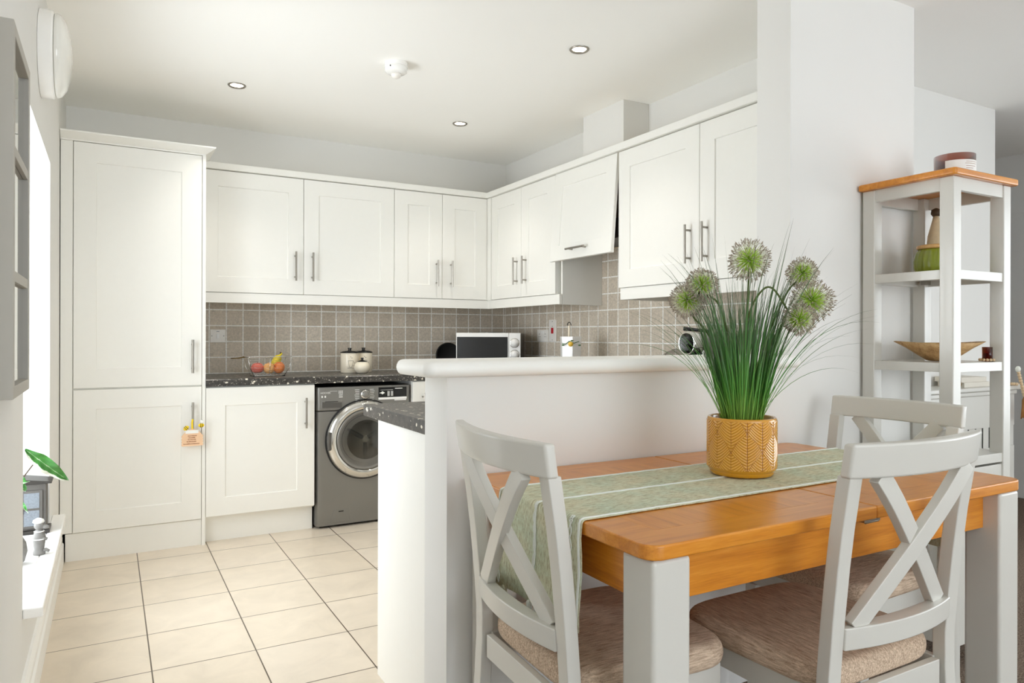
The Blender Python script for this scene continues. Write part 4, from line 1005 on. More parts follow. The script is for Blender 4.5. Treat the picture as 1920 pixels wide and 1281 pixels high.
# ------------------------------------------------------------------ planter with grass and alliums
QX, QY, QZ = 1.466, 1.356, TZ + 0.0072
t = thing('potted_plant', (QX, QY, QZ), 'artificial grass with green allium heads in an ochre leaf-patterned pot on the runner', 'plant')
PR, PH = 0.089, 0.150
bm = new(); vl = bm.verts.layers.float.new('vein'); NU, NV = 520, 150; rows = []
nleaf = 7; lw = 2 * PI * PR / nleaf; lh = 0.125
def leafpat(u, v):
    # overlapping pointed leaves in staggered rows, lower rows in front
    for row in range(-1, 5):
        vc = 0.018 + row * 0.050; t_ = (v - vc) / lh
        if not -0.5 < t_ < 0.5: continue
        off = 0.5 * (row % 2); a = u / lw - off; du = (a - math.floor(a + 0.5)) * lw; s_ = abs(du)
        hw = 0.53 * lw * (1 - (2 * t_) ** 2) ** 0.75 * (1 - 0.18 * t_)
        if s_ > hw: continue
        ph = (v - vc) - 0.85 * s_ - 4.0 * s_ * s_ if t_ > 0.9 else (v - vc) - 0.35 * s_ - 13.0 * s_ * s_
        h_ = 0.5 + 0.5 * math.sin(2 * PI * ph / 0.0074)
        if s_ < 0.0009: h_ = -0.6
        e = (hw - s_) / 0.0022
        if e < 1: h_ = -0.7 * (1 - e) + h_ * e
        return h_
    return -0.2
for iv in range(NV + 1):
    v = iv / NV * PH; row = []
    r0 = PR
    if v < 0.010: r0 = PR - 0.010 + 0.004 * math.sin(v / 0.010 * PI / 2)
    elif v < 0.020: r0 = PR - 0.006 + 0.006 * math.sin((v - 0.010) / 0.010 * PI / 2)
    if v > PH - 0.006: r0 = PR - 0.0025 * (1 - math.cos((v - PH + 0.006) / 0.006 * PI / 2))
    on = 1.0 if 0.018 < v < PH - 0.007 else 0.0
    for iu in range(NU):
        a = 2 * PI * iu / NU; h_ = leafpat(a * PR, v + 0.02) * on if on else 0.45
        rr = r0 + (0.0011 * h_ if on else 0)
        vv = bm.verts.new((QX + rr * math.cos(a), QY + rr * math.sin(a), QZ + v)); vv[vl] = max(0.0, min(1.0, 0.2 + 0.6 * h_)) if on else 0.45; row.append(vv)
    rows.append(row)
for r_, z in ((PR - 0.006, PH), (PR - 0.008, PH - 0.004), (PR - 0.009, PH - 0.03), (0.002, PH - 0.03)):
    row = []
    for iu in range(NU):
        a = 2 * PI * iu / NU; vv = bm.verts.new((QX + r_ * math.cos(a), QY + r_ * math.sin(a), QZ + z)); vv[vl] = 0.3; row.append(vv)
    rows.append(row)
for A, B in zip(rows, rows[1:]):
    for k in range(NU): bm.faces.new((A[k], A[(k + 1) % NU], B[(k + 1) % NU], B[k]))
bm.faces.new(rows[0][::-1])
part('pot', bm, 'pot_glaze', t, smooth=True)
bm = new(); lathe(bm, [(PR - 0.010, PH - 0.028), (0.05, PH - 0.022), (0.001, PH - 0.018)], (QX, QY, QZ), 32); part('soil', bm, 'soil', t)
# blades
random.seed(21)
bm = new(); al = bm.verts.layers.float.new('along')
rtv = Vector((rt0.x, rt0.y, 0)); fwv = Vector((fw.x, fw.y, 0))
def blade(base, azim, lean, L_, wd, droop, twist=0.0, n=9, lift=1.0):
    p = Vector(base); pts = [p.copy()]; th_ = lean; a = azim
    for i in range(n):
        st = L_ / n; d_ = Vector((math.cos(a) * math.sin(th_), math.sin(a) * math.sin(th_), math.cos(th_)))
        p = p + d_ * st; pts.append(p.copy()); th_ += droop * (0.3 + 1.4 * i / n) / n; a += twist / n
    side0 = Vector((-math.sin(azim + 0.7), math.cos(azim + 0.7), 0))
    ph = random.uniform(-1.2, 1.2)
    L0, R0 = [], []
    for i, q in enumerate(pts):
        f_ = i / n; w_ = wd * (0.8 + 0.5 * f_) * (1 - f_ ** 3) if f_ < 0.999 else 0.0002
        tdir = (pts[min(i + 1, n)] - pts[max(i - 1, 0)]).normalized(); sd = (Matrix.Rotation(ph, 3, tdir) @ side0); sd = (sd - tdir * sd.dot(tdir)).normalized()
        nn = tdir.cross(sd) * (w_ * 0.25)
        A = bm.verts.new(q - sd * w_ / 2); C_ = bm.verts.new(q + nn); B = bm.verts.new(q + sd * w_ / 2)
        for vv in (A, B, C_): vv[al] = f_
        L0.append((A, C_)); R0.append((C_, B))
    for S in (L0, R0):
        for (a1, b1), (a2, b2) in zip(S, S[1:]): bm.faces.new((a1, b1, b2, a2))
for k in range(250):
    r_ = 0.052 * math.sqrt(random.random()); a = random.uniform(0, 2 * PI); b0 = (QX + r_ * math.cos(a), QY + r_ * math.sin(a), QZ + PH - 0.022)
    blade(b0, a + random.uniform(-0.4, 0.4), 0.03 + 3.2 * r_ + random.uniform(-0.05, 0.08), random.uniform(0.20, 0.40), random.uniform(0.0030, 0.0048), random.uniform(0.02, 0.40))
for k in range(120):
    r_ = 0.050 * math.sqrt(random.random()); a = random.uniform(0, 2 * PI); b0 = (QX + r_ * math.cos(a), QY + r_ * math.sin(a), QZ + PH - 0.022)
    blade(b0, a + random.uniform(-0.5, 0.5), 0.02 + 3.3 * r_ + random.uniform(-0.04, 0.09), random.uniform(0.32, 0.52), random.uniform(0.0018, 0.0030), random.uniform(0.1, 1.0), random.uniform(-0.6, 0.6), 11)
for k in range(46):
    a = random.uniform(0, 2 * PI); b0 = (QX + 0.045 * math.cos(a), QY + 0.045 * math.sin(a), QZ + PH - 0.022)
    blade(b0, a, random.uniform(0.28, 0.50), random.uniform(0.34, 0.46), 0.0016, random.uniform(0.9, 1.7), random.uniform(-0.3, 0.3), 12)
ga = math.atan2(-rtv.y, -rtv.x); gb = math.atan2(rtv.y, rtv.x)
def pl(u, z, d_=0.0): return Vector((QX, QY, 0)) + rtv * u + fwv * d_ + Vector((0, 0, z))
for az, ln, L_, w_, dr_ in ((ga, 0.42, 0.34, 0.0040, 0.55), (gb, 0.50, 0.33, 0.0030, 0.45), (gb, 0.62, 0.36, 0.0016, 1.75), (gb, 0.10, 0.55, 0.0022, 0.25), (gb, 0.16, 0.56, 0.0042, 0.10), (gb, 0.2, 0.52, 0.002, 0.3), (ga, 0.1, 0.50, 0.0022, 0.9)):
    blade(pl(0.0 + 0.03 * (1 if az == gb else -1), QZ + PH - 0.022), az, ln, L_, w_, dr_, 0, 12)
part('grass_blades', bm, 'grass', t, smooth=True)
# alliums
stems = [([(0.00, 0.93), (0.005, 1.1), (0.012, 1.2), (0.020, 1.33)], 0.0, (0.020, 1.357), 0.061, 0.0),
         ([(-0.01, 0.93), (-0.02, 1.08), (-0.055, 1.20), (-0.075, 1.245), (-0.105, 1.263), (-0.135, 1.270)], -0.03, (-0.118, 1.290), 0.047, 0.5),
         ([(-0.015, 0.93), (-0.045, 1.06), (-0.075, 1.13), (-0.11, 1.18), (-0.135, 1.205)], 0.0, (-0.149, 1.250), 0.052, 0.9),
         ([(0.02, 0.93), (0.05, 1.08), (0.10, 1.20), (0.145, 1.28), (0.175, 1.305)], 0.05, (0.186, 1.328), 0.046, 1.2),
         ([(0.02, 0.93), (0.045, 1.05), (0.09, 1.16), (0.14, 1.22)], -0.02, (0.183, 1.250), 0.060, 1.6),
         ([(0.01, 0.93), (0.0, 1.12), (0.015, 1.22), (0.045, 1.275), (0.07, 1.28), (0.10, 1.235), (0.122, 1.190)], -0.06, (0.132, 1.200), 0.046, 2.0)]
def smooth_pts(P_, n=5):
    out = []
    for i in range(len(P_) - 1):
        p0 = P_[max(i - 1, 0)]; p1 = P_[i]; p2 = P_[i + 1]; p3 = P_[min(i + 2, len(P_) - 1)]
        for k in range(n):
            u = k / n; out.append(tuple(0.5 * ((2 * b) + (-a + c) * u + (2 * a - 5 * b + 4 * c - d_) * u * u + (-a + 3 * b - 3 * c + d_) * u ** 3) for a, b, c, d_ in zip(p0, p1, p2, p3)))
    out.append(tuple(P_[-1])); return out
for pts, dep, head, hr, seed in stems:
    n = len(pts); P3 = [tuple(pl(u * 0.95, z, dep * i / (n - 1))) for i, (u, z) in enumerate(pts)] + [tuple(pl(head[0] * 0.97, head[1], dep))]
    bm = new(); tube(bm, smooth_pts(P3), 0.0026, 8); sm = part('flower_stem', bm, 'flower_stem', t, smooth=True)
    c = pl(head[0] * 0.97, head[1], dep); random.seed(int(seed * 10) + 5)
    inner, outer, tips = new(), new(), new(); N_ = 210
    for k in range(N_):
        z = 1 - 2 * (k + 0.5) / N_; a = k * 2.39996 + random.uniform(-0.15, 0.15); s = math.sqrt(1 - z * z)
        d_ = Vector((s * math.cos(a), s * math.sin(a), z)); rr = hr * random.uniform(0.84, 1.04)
        tube(inner, [c + d_ * 0.004, c + d_ * (rr * 0.60)], [0.0017, 0.0012], 3); tube(outer, [c + d_ * (rr * 0.58), c + d_ * (rr * 0.9)], [0.0011, 0.0009], 3)
        tube(tips, [c + d_ * (rr * 0.86), c + d_ * (rr * 0.93), c + d_ * rr], [0.0006, 0.0018, 0.0004], 4)
        for q in range(2):
            e_ = (d_ + Vector((random.uniform(-1, 1), random.uniform(-1, 1), random.uniform(-1, 1))) * 0.16).normalized()
            tube(tips, [c + d_ * (rr * 0.80), c + e_ * (rr * 0.95)], [0.0005, 0.0008], 3)
    ball(inner, c, 0.007, 10)
    fh = part('flower_head', inner, 'allium_green', t); part('floret_stalks', outer, 'allium_pale', fh); part('floret_tips', tips, 'allium_tip', fh)

# ------------------------------------------------------------------ open shelf unit
UX0, UX1, UY0, UY1 = 2.474, 2.840, 1.366, 1.700
t = thing('shelf_unit', (2.66, 1.53, 0), 'grey open shelf tower with oak top standing against the pier at the right', 'shelves')
pw = 0.048
for x in (UX0, UX1 - pw):
    for y in (UY0, UY1 - pw): part('post', bx(x, x + pw, y, y + pw, 0.02 if False else 0.0, 1.700), 'chair_paint', t, bev=0.004, segs=3)
def urails(z0, z1, nm='rail'):
    ins = 0.004
    for a in ((UX0 + pw, UX1 - pw, UY0 + ins, UY0 + ins + 0.018), (UX0 + pw, UX1 - pw, UY1 - ins - 0.018, UY1 - ins)):
        part(nm, bx(a[0], a[1], a[2], a[3], z0, z1), 'chair_paint', t, bev=0.001)
    for x in (UX0 + ins, UX1 - ins - 0.018): part(nm, bx(x, x + 0.018, UY0 + pw, UY1 - pw, z0, z1), 'chair_paint', t, bev=0.001)
urails(1.655, 1.700)
for z in (1.385, 1.066, 0.740):
    urails(z - 0.032, z)
    bm = new(); box(bm, UX0 + 0.022, UX1 - 0.022, UY0 + 0.022, UY1 - 0.022, z - 0.012, z - 0.0005); part('shelf', bm, 'chair_paint', t)
    bm = new()
    for cx_, cy_ in ((UX1 - 0.06, UY1 - 0.06), (UX0 + 0.06, UY1 - 0.06)): box(bm, cx_ - 0.012, cx_ + 0.012, cy_ - 0.012, cy_ + 0.012, z - 0.028, z - 0.0125)
    part('shelf_bracket', bm, 'steel', t)
part('cupboard_box', bx(UX0 + 0.006, UX1 - 0.006, UY0 + 0.006, UY1 - 0.006, 0.10, 0.700), 'chair_paint', t, bev=0.002)
bm = new(); prism(bm, rrect(UX0 - 0.020, UX1 + 0.020, UY0 - 0.018, UY1 + 0.008, 0.012), 2, 1.700, 1.724); part('top_board', bm, 'oak_x', t, bev=0.006, segs=4)
# candle on the top
KX, KY = 2.722, 1.50; KZ = 1.7245
t = thing('candle_jar', (KX, KY, KZ), 'lit amber glass candle with white label on top of the shelf tower', 'candle')
bm = new(); lathe(bm, [(0.062, 0), (0.066, 0.006), (0.067, 0.098), (0.064, 0.098), (0.063, 0.010), (0.002, 0.008)], (KX, KY, KZ), 48); part('glass_jar', bm, 'amber_glass', t, smooth=True)
bm = new(); lathe(bm, [(0.061, 0.012), (0.061, 0.060), (0.001, 0.060)], (KX, KY, KZ), 32); part('wax', bm, 'tassel', t, smooth=True)
va = math.atan2(-KY, -KX)
def wrap(a0, a1, z0, z1, rr, n=20):
    bm = new(); A, B = [], []
    for k in range(n + 1):
        a = va + a0 + (a1 - a0) * k / n; A.append(bm.verts.new((KX + rr * math.cos(a), KY + rr * math.sin(a), KZ + z0))); B.append(bm.verts.new((KX + rr * math.cos(a), KY + rr * math.sin(a), KZ + z1)))
    for k in range(n): bm.faces.new((A[k], A[k + 1], B[k + 1], B[k]))
    return bm
lb = part('paper_label', wrap(-0.45, 1.6, 0.018, 0.072, 0.0676), 'white_mark', t, smooth=True)
bm = new()
for z, a0, a1 in ((0.064, 0.55, 1.3), (0.057, 0.5, 1.3), (0.048, 0.55, 1.2), (0.040, 0.55, 1.0)):
    b2 = wrap(a0, a1, z, z + 0.0012, 0.0682, 8); me_ = bpy.data.meshes.new('x'); b2.to_mesh(me_); b2.free(); bm.from_mesh(me_)
part('print_lines', bm, 'tag_text', lb)
bm = new(); fc = Vector((KX, KY, 0)) + rtv * 0.03; ball(bm, (fc.x, fc.y, KZ + 0.082), 0.005, 10, (1, 1, 1.9)); part('flame', bm, 'flame', t, smooth=True)
# green jar with wooden lid
JX, JY, JZ = 2.650, 1.53, 1.385
t = thing('lidded_jar', (JX, JY, JZ), 'ribbed green glass jar with wooden lid on the upper shelf of the tower', 'jar')
bm = new(); seg = 72; rings = []
for r_, z in ((0.050, 0), (0.060, 0.004), (0.067, 0.02), (0.068, 0.05), (0.062, 0.078), (0.055, 0.088), (0.053, 0.092)):
    rings.append([bm.verts.new((JX + (r_ + (0.0016 * math.cos(18 * 2 * PI * k / seg) if r_ > 0.051 else 0)) * math.cos(2 * PI * k / seg), JY + (r_ + (0.0016 * math.cos(18 * 2 * PI * k / seg) if r_ > 0.051 else 0)) * math.sin(2 * PI * k / seg), JZ + z)) for k in range(seg)])
for A, B in zip(rings, rings[1:]):
    for k in range(seg): bm.faces.new((A[k], A[(k + 1) % seg], B[(k + 1) % seg], B[k]))
bm.faces.new(rings[0][::-1]); bm.faces.new(rings[-1]); part('body', bm, 'jar_green', t, smooth=True)
bm = new(); lathe(bm, [(0.056, 0.0925), (0.060, 0.096), (0.060, 0.104), (0.057, 0.107), (0.001, 0.107)], (JX, JY, JZ), 40); part('lid', bm, 'lid_wood', t, smooth=True)
# bottle behind it
VX, VY = 2.775, 1.598
t = thing('decorative_bottle', (VX, VY, JZ), 'tall rattan-wrapped bottle with dark stopper behind the green jar', 'bottle')
bm = new(); lathe(bm, [(0.030, 0), (0.034, 0.006), (0.034, 0.10), (0.028, 0.16), (0.014, 0.215), (0.010, 0.235)], (VX, VY, JZ), 30); part('body', bm, 'rattan', t, smooth=True)
bm = new(); lathe(bm, [(0.012, 0.235), (0.018, 0.244), (0.016, 0.260), (0.004, 0.266)], (VX, VY, JZ), 20); part('stopper', bm, 'stem_brown', t, smooth=True)
# boat shaped bowl
OX, OY, OZ = 2.672, 1.525, 1.0665
bm = new(); seg = 64; rings = []
yb_ = -0.51   # long axis across the line of sight
for r_, z in ((0.030, 0), (0.045, 0.003), (0.075, 0.022), (0.105, 0.046), (0.128, 0.066), (0.124, 0.067), (0.098, 0.046), (0.06, 0.022), (0.02, 0.008)):
    ring = []
    for k in range(seg):
        a = 2 * PI * k / seg; fl = (abs(math.cos(a)) ** 10) * max(0, (z - 0.03) / 0.036); rr = r_ * (1 + 0.30 * fl)
        x = rr * math.cos(a); y = rr * math.sin(a) * 0.80
        ring.append(bm.verts.new((OX + x * math.cos(yb_) - y * math.sin(yb_), OY + x * math.sin(yb_) + y * math.cos(yb_), OZ + z + 0.006 * fl)))
    rings.append(ring)
for A, B in zip(rings, rings[1:]):
    for k in range(seg): bm.faces.new((A[k], A[(k + 1) % seg], B[(k + 1) % seg], B[k]))
bm.faces.new(rings[0][::-1]); bm.faces.new(rings[-1])
tag(part('bowl', bm, 'wicker_wood', smooth=True), 'light brown boat-shaped wooden bowl on the middle shelf of the tower', 'bowl')
# amber votive with beads
t = thing('tealight_holder', (2.792, 1.42, 1.0665), 'small amber glass tealight holder at the right of the wooden bowl', 'tealight holder')
bm = new(); lathe(bm, [(0.017, 0), (0.018, 0.052), (0.016, 0.052), (0.015, 0.004)], (2.792, 1.42, 1.0665), 24); part('glass', bm, 'amber_glass', t, smooth=True)
bm = new(); lathe(bm, [(0.014, 0.004), (0.014, 0.03), (0.001, 0.03)], (2.792, 1.42, 1.0665), 20); part('wax', bm, 'apple_red', t)
bm = new()
for k in range(14): a = 2 * PI * k / 14; ball(bm, (2.792 + 0.024 * math.cos(a), 1.42 + 0.024 * math.sin(a), 1.0665 + 0.0056), 0.0055, 8)
tag(part('bead_ring', bm, 'bead', smooth=True), 'ring of small wooden beads round the foot of the amber tealight holder', 'beads')

# ------------------------------------------------------------------ slatted sideboard behind, with garland and books
t = thing('radiator_cover', (3.6, 2.12, 0), 'white slatted radiator cover against the lounge wall behind the shelf tower', 'radiator cover')
gx0, gx1, gy = 3.02, 4.325, 2.062
bm = new(); box(bm, gx0, gx1, gy, gy + 0.02, 0.675, 0.845); box(bm, gx0, gx1, gy, gy + 0.02, 0.08, 0.565)
for k in range(20):
    x = gx0 + 0.005 + k * 0.0665; box(bm, x, min(x + 0.052, gx1), gy + 0.0035, gy + 0.0065, 0.5652, 0.6748)
part('front', bm, 'chair_paint', t, bev=0.001)
part('shadow_back', bx(gx0, gx1 - 0.021, gy + 0.0070, gy + 0.012, 0.5652, 0.6748), 'gap_shade', t)  # dark sheet close behind the slats, paints the shade in their gaps
part('side_panel', bx(gx1 - 0.02, gx1 + 0.001, gy + 0.021, 2.222, 0.0, 0.845), 'chair_paint', t)
part('side_panel', bx(gx0, gx0 + 0.02, gy + 0.021, 2.222, 0.0, 0.845), 'chair_paint', t)
bm = new(); box(bm, gx0 - 0.01, gx1 + 0.03, gy - 0.022, 2.238, 0.870, 0.892); box(bm, gx0, gx1 + 0.01, gy - 0.010, 2.238, 0.846, 0.869); part('top', bm, 'chair_paint', t, bev=0.005)
bm = new(); box(bm, gx1 + 0.03, 4.484, gy + 0.03, 2.238, 0.875, 0.892); tag(part('wall_shelf', bm, 'white_paint'), 'thin white ledge continuing right of the radiator cover', 'ledge')
for k, (x0, x1, z0, z1, y0) in enumerate(((3.86, 4.10, 0.8925, 0.918, 2.075), (3.85, 4.09, 0.9185, 0.944, 2.085))):
    t = thing('book', ((x0 + x1) / 2, y0 + 0.07, z0), ['cream book lying at the bottom of the pair on the radiator cover', 'cream book lying on top of the pair on the radiator cover'][k], 'book', 'books on the radiator cover')
    part('pages', bx(x0 + 0.004, x1 - 0.004, y0 + 0.004, y0 + 0.138, z0 + 0.0025, z1 - 0.0025), 'paper', t)
    bm = new(); box(bm, x0, x1, y0, y0 + 0.142, z0, z0 + 0.0024); box(bm, x0, x1, y0, y0 + 0.142, z1 - 0.0024, z1); box(bm, x0, x1, y0, y0 + 0.003, z0 + 0.0024, z1 - 0.0024); part('cover', bm, 'book_cover', t)
bm = new(); lathe(bm, [(0.001, 0), (0.018, 0.002), (0.022, 0.02), (0.018, 0.04), (0.001, 0.044)], (3.80, 2.08, 0.8925), 20)
tag(part('ornament', bm, 'brass_dark', smooth=True), 'small round brass ornament left of the books on the radiator cover', 'ornament')
bm = new(); lathe(bm, [(0.02, 0), (0.024, 0.01), (0.016, 0.03), (0.022, 0.08), (0.02, 0.085)], (3.34, 2.08, 0.8925), 20)
tag(part('glass_ornament', bm, 'white_gloss', smooth=True), 'small white ornament on the radiator cover seen under the wooden bowl', 'ornament')
# bead garland
gx, gyy = 4.296, gy - 0.045
t = thing('bead_garland', (gx, gyy, 0.76), 'wooden bead garland with brown tassel hanging off the radiator cover end', 'garland')
bm = new(); box(bm, gx - 0.045, gx + 0.012, gyy - 0.004, gyy + 0.08, 0.9675, 1.003)
bm2 = new(); pts = []
for k in range(9):
    f_ = k / 8.0; p = (gx - 0.022 + 0.058 * f_, gyy, 0.965 - 0.125 * f_); ball(bm2, p, 0.0095, 10); pts.append(p)
for k in range(6): ball(bm2, (gx - 0.04 + 0.0, gyy + 0.012 * k, 0.902), 0.0095, 8)
bm.free(); part('beads', bm2, 'bead', t, smooth=True)
bm = new(); ball(bm, (gx - 0.028, gyy, 0.983), 0.013, 10, (1, 1, 1.3)); part('end_bead', bm, 'plant_white', t, smooth=True)
bm = new()
for k in range(26):
    a = 2 * PI * k / 26; c0 = Vector((gx + 0.040, gyy, 0.832)); e = Vector((gx + 0.046 + 0.032 * math.cos(a), gyy + 0.014 * math.sin(a), 0.715 - 0.006 * math.cos(3 * a)))
    tube(bm, [c0, c0 + Vector((0.010 * math.cos(a), 0.008 * math.sin(a), -0.02)), (c0 + e) / 2 + Vector((0.005 * math.cos(a), 0, 0)), e], [0.003, 0.0035, 0.0035, 0.002], 5)
part('tassel', bm, 'tassel', t, smooth=True)

# ------------------------------------------------------------------ left wall: round lamp, mirror
LYc, LZc = 2.62, 1.985

LYc, LZc, LR = 3.10, 2.175, 0.155
My = Matrix.Rotation(PI / 2, 3, 'Y')
t = thing('wall_light', (XL, LYc, LZc - LR), 'round white bulkhead light high on the left wall above the window', 'wall light')
bm = new(); lathe(bm, [(LR, 0.0005), (LR, 0.040), (LR - 0.006, 0.046), (LR - 0.012, 0.046)], (XL, LYc, LZc), 64, True, My); part('base', bm, 'white_gloss', t, smooth=False, bev=0.002)
bm = new(); lathe(bm, [(LR - 0.010, 0.047), (LR - 0.006, 0.052), (LR - 0.012, 0.066), (LR - 0.035, 0.082), (LR - 0.08, 0.094), (0.03, 0.099), (0.001, 0.0995)], (XL, LYc, LZc), 64, True, My); part('diffuser', bm, 'dome_plastic', t, smooth=True)
# window-style mirror
MY0, MY1, MZ0, MZ1, MX = 1.888, 2.250, 1.012, 1.842, -0.182
t = thing('wall_mirror', (-0.2, 2.07, MZ0), 'tall grey window-pane mirror hanging on the left wall before the window', 'mirror')
bm = new(); box(bm, XL + 0.008, MX, MY0, MY0 + 0.028, MZ0, MZ1); box(bm, XL + 0.008, MX, MY1 - 0.028, MY1, MZ0, MZ1)
box(bm, XL + 0.008, MX, MY0 + 0.028, MY1 - 0.028, MZ0, MZ0 + 0.028); box(bm, XL + 0.008, MX, MY0 + 0.028, MY1 - 0.028, MZ1 - 0.028, MZ1); part('frame', bm, 'mirror_frame', t, bev=0.002)
for z in (1.285, 1.565): part('glazing_bar', bx(XL + 0.026, MX - 0.002, MY0 + 0.028, MY1 - 0.028, z - 0.012, z + 0.012), 'mirror_frame', t, bev=0.001)
part('mirror_glass', bx(XL + 0.010, XL + 0.026, MY0 + 0.028, MY1 - 0.028, MZ0 + 0.028, MZ1 - 0.028), 'mirror', t)
part('shade_board', bx(XL + 0.0005, XL + 0.008, MY0 + 0.006, MY1 - 0.006, MZ0 + 0.006, MZ1 - 0.006), 'gap_shade', t)  # dark board standing in for the shaded gap between mirror and wall

# ------------------------------------------------------------------ window sill things
SZ = 0.3505
t = thing('ornament_cabinet', (-0.285, 3.50, SZ), 'miniature grey dresser with patterned glass doors at the far end of the window sill', 'ornament')
a0, a1, b0, b1 = -0.40, -0.222, 3.46, 3.56
part('base', bx(a0 - 0.008, a1 + 0.012, b0 - 0.012, b1 + 0.004, SZ, SZ + 0.014), 'dark_metal', t, bev=0.002)
part('body', bx(a0, a1, b0, b1, SZ + 0.014, SZ + 0.200), 'ornament_grey', t, bev=0.002)
bm = new(); prism(bm, [(a0 - 0.008, SZ + 0.2005), (a1 + 0.020, SZ + 0.2005), (a1 + 0.018, SZ + 0.208), (a0 + 0.08, SZ + 0.226), (a0 + 0.05, SZ + 0.226), (a0 - 0.008, SZ + 0.210)], 1, b0 - 0.014, b1 + 0.004); part('roof', bm, 'dark_metal', t, bev=0.002)
for xa, xb, hx in ((a0 + 0.012, a0 + 0.086, a0 + 0.079), (a0 + 0.092, a1 - 0.012, a0 + 0.099)):
    dd_ = part('door', bx(xa, xb, b0 - 0.005, b0 - 0.0005, SZ + 0.022, SZ + 0.175), 'ornament_grey', t, bev=0.001)
    bm = new(); box(bm, xa + 0.011, xb - 0.011, b0 - 0.0062, b0 - 0.0052, SZ + 0.033, SZ + 0.095); box(bm, xa + 0.011, xb - 0.011, b0 - 0.0062, b0 - 0.0052, SZ + 0.104, SZ + 0.165); part('pane', bm, 'ornament_glass', dd_)
    bm = new(); tube(bm, [(hx, b0 - 0.006, SZ + 0.085), (hx, b0 - 0.014, SZ + 0.088), (hx, b0 - 0.014, SZ + 0.118), (hx, b0 - 0.006, SZ + 0.121)], 0.0022, 6); part('handle', bm, 'black', dd_)
# figurine
GX, GY = -0.222, 3.13
t = thing('figurine', (GX, GY, SZ), 'small grey stone-coloured animal figurine in an apron on the window sill', 'figurine')
bm = new()
lathe(bm, [(0.019, 0), (0.020, 0.006), (0.016, 0.02), (0.019, 0.045), (0.022, 0.058), (0.016, 0.080), (0.009, 0.092)], (GX, GY, SZ), 20)
tube(bm, [(GX - 0.012, GY, SZ + 0.078), (GX + 0.006, GY - 0.012, SZ + 0.062), (GX + 0.026, GY - 0.014, SZ + 0.056)], [0.006, 0.006, 0.005], 8)
tube(bm, [(GX + 0.010, GY - 0.004, SZ + 0.012), (GX + 0.022, GY - 0.008, SZ + 0.016), (GX + 0.032, GY - 0.010, SZ + 0.010)], [0.008, 0.007, 0.005], 8)
part('body', bm, 'stone_grey', t, smooth=True)
bm = new(); ball(bm, (GX, GY, SZ + 0.105), 0.017, 14, (1, 0.9, 1)); tube(bm, [(GX + 0.008, GY, SZ + 0.102), (GX + 0.022, GY - 0.002, SZ + 0.098), (GX + 0.032, GY - 0.003, SZ + 0.097)], [0.011, 0.008, 0.005], 10)
for q in (-0.008, 0.008): tube(bm, [(GX - 0.006, GY + q, SZ + 0.116), (GX - 0.008, GY + q, SZ + 0.132)], [0.006, 0.001], 6)
hd = part('head', bm, 'stone_grey', t, smooth=True)
bm = new(); lathe(bm, [(0.014, 0), (0.019, 0.004), (0.017, 0.012), (0.006, 0.018), (0.001, 0.019)], (GX - 0.002, GY, SZ + 0.114), 16); part('cap', bm, 'white_mark', hd, smooth=True)
bm = new(); tube(bm, [(GX + 0.0225 * math.cos(a), GY + 0.0225 * math.sin(a), SZ + 0.057) for a in [2 * PI * k / 16 for k in range(16)]], 0.002, 6, True)
tube(bm, [(GX + 0.015 * math.cos(a), GY + 0.015 * math.sin(a), SZ + 0.084) for a in [2 * PI * k / 16 for k in range(16)]], 0.002, 6, True); part('apron', bm, 'white_mark', t)
# grey round vase half hidden by the wall
bm = new(); lathe(bm, [(0.022, 0), (0.036, 0.012), (0.044, 0.045), (0.040, 0.075), (0.028, 0.098), (0.014, 0.110), (0.010, 0.116)], (-0.292, 3.02, SZ), 30)
tag(part('stone_vase', bm, 'stone_grey', smooth=True), 'grey rounded stone vase on the sill, left of the figurine', 'vase')
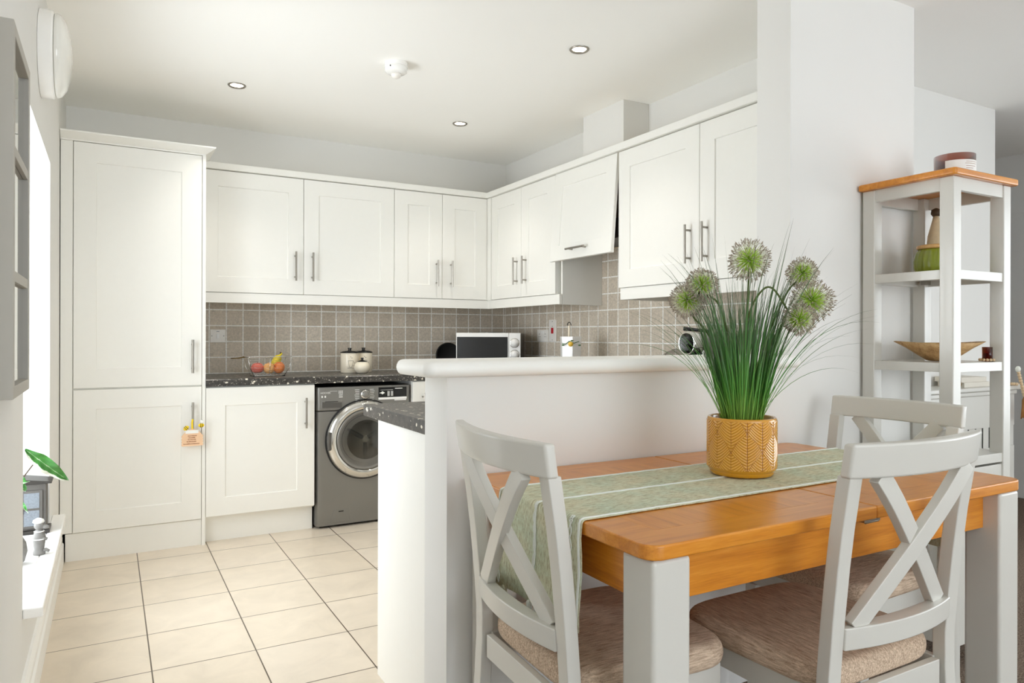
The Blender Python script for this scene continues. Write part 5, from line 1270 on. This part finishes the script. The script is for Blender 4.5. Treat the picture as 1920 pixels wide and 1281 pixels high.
# plant
t = thing('window_plant', (-0.33, 3.25, SZ), 'variegated leafy plant on the window sill with one long leaf reaching into the room', 'plant')
bm = new(); lathe(bm, [(0.035, 0), (0.050, 0.09), (0.052, 0.095), (0.046, 0.095), (0.042, 0.085), (0.001, 0.083)], (-0.36, 3.25, SZ), 30); part('pot', bm, 'white_gloss', t, smooth=True)
def leaf(base, tip, width, up_, mid_up, wave, flip=0.35):
    bm = new(); al = bm.verts.layers.float.new('along'); b0 = Vector(base); t0 = Vector(tip); rows = []; n = 26
    ax_ = (t0 - b0).normalized(); sd = ax_.cross(Vector(up_)).normalized(); nn = sd.cross(ax_).normalized()
    for i in range(n + 1):
        f_ = i / n; w_ = width * (math.sin(PI * min(1, f_ * 1.02 + 0.02)) ** 0.75) * (1 - 0.45 * f_)
        c = b0.lerp(t0, f_) + nn * (mid_up * math.sin(PI * f_)); row = []
        for j in range(-4, 5):
            u = j / 4.0; p = c + sd * (w_ * u) + nn * (abs(u) * w_ * flip + wave * 0.5 * math.sin(f_ * 16 + (u > 0)) * abs(u))
            vv = bm.verts.new(p)
            stripe = 0.5 + 0.5 * math.sin(f_ * 34 - abs(u) * 5)
            vv[al] = 0.85 if u > 0.55 else (0.6 if j == 0 else 0.5 * stripe); row.append(vv)
        rows.append(row)
    for A, B in zip(rows, rows[1:]):
        for j in range(8): bm.faces.new((A[j], A[j + 1], B[j + 1], B[j]))
    return bm
for base, tip, wd_, up_, mu in (((-0.262, 3.08, 0.745), (-0.130, 3.20, 0.595), 0.032, (-0.35, -1.0, 0.45), 0.012), ((-0.34, 3.05, 0.60), (-0.245, 3.02, 0.640), 0.036, (0, -0.8, 0.6), 0.008),
                            ((-0.315, 3.10, 0.655), (-0.262, 3.12, 0.585), 0.030, (0.2, -1, 0.4), 0.01), ((-0.34, 3.08, 0.61), (-0.245, 3.00, 0.535), 0.026, (0.2, -0.8, 0.6), 0.01),
                            ((-0.37, 3.22, 0.60), (-0.44, 3.34, 0.70), 0.04, (0, 0, 1), 0.02), ((-0.35, 3.2, 0.62), (-0.30, 3.38, 0.74), 0.035, (0, -0.5, 1), 0.02)):
    part('leaf', leaf(base, tip, wd_, up_, mu, 0.016), 'leaf_variegated', t, smooth=True)
bm = new()
for a, b in (((-0.36, 3.25, 0.43), (-0.225, 3.12, 0.705)), ((-0.36, 3.25, 0.43), (-0.335, 3.06, 0.60)), ((-0.36, 3.25, 0.43), (-0.315, 3.10, 0.655)), ((-0.36, 3.25, 0.43), (-0.37, 3.22, 0.60)), ((-0.36, 3.25, 0.43), (-0.35, 3.2, 0.62))):
    a, b = Vector(a), Vector(b); tube(bm, [a, a.lerp(b, 0.5) + Vector((-0.01, 0, 0.02)), b], 0.0022, 6)
part('stem', bm, 'stem_brown', t, smooth=True)
for o in SC.objects:
    if o.parent is not None:
        for k in ('category',):
            if k in o: del o[k]
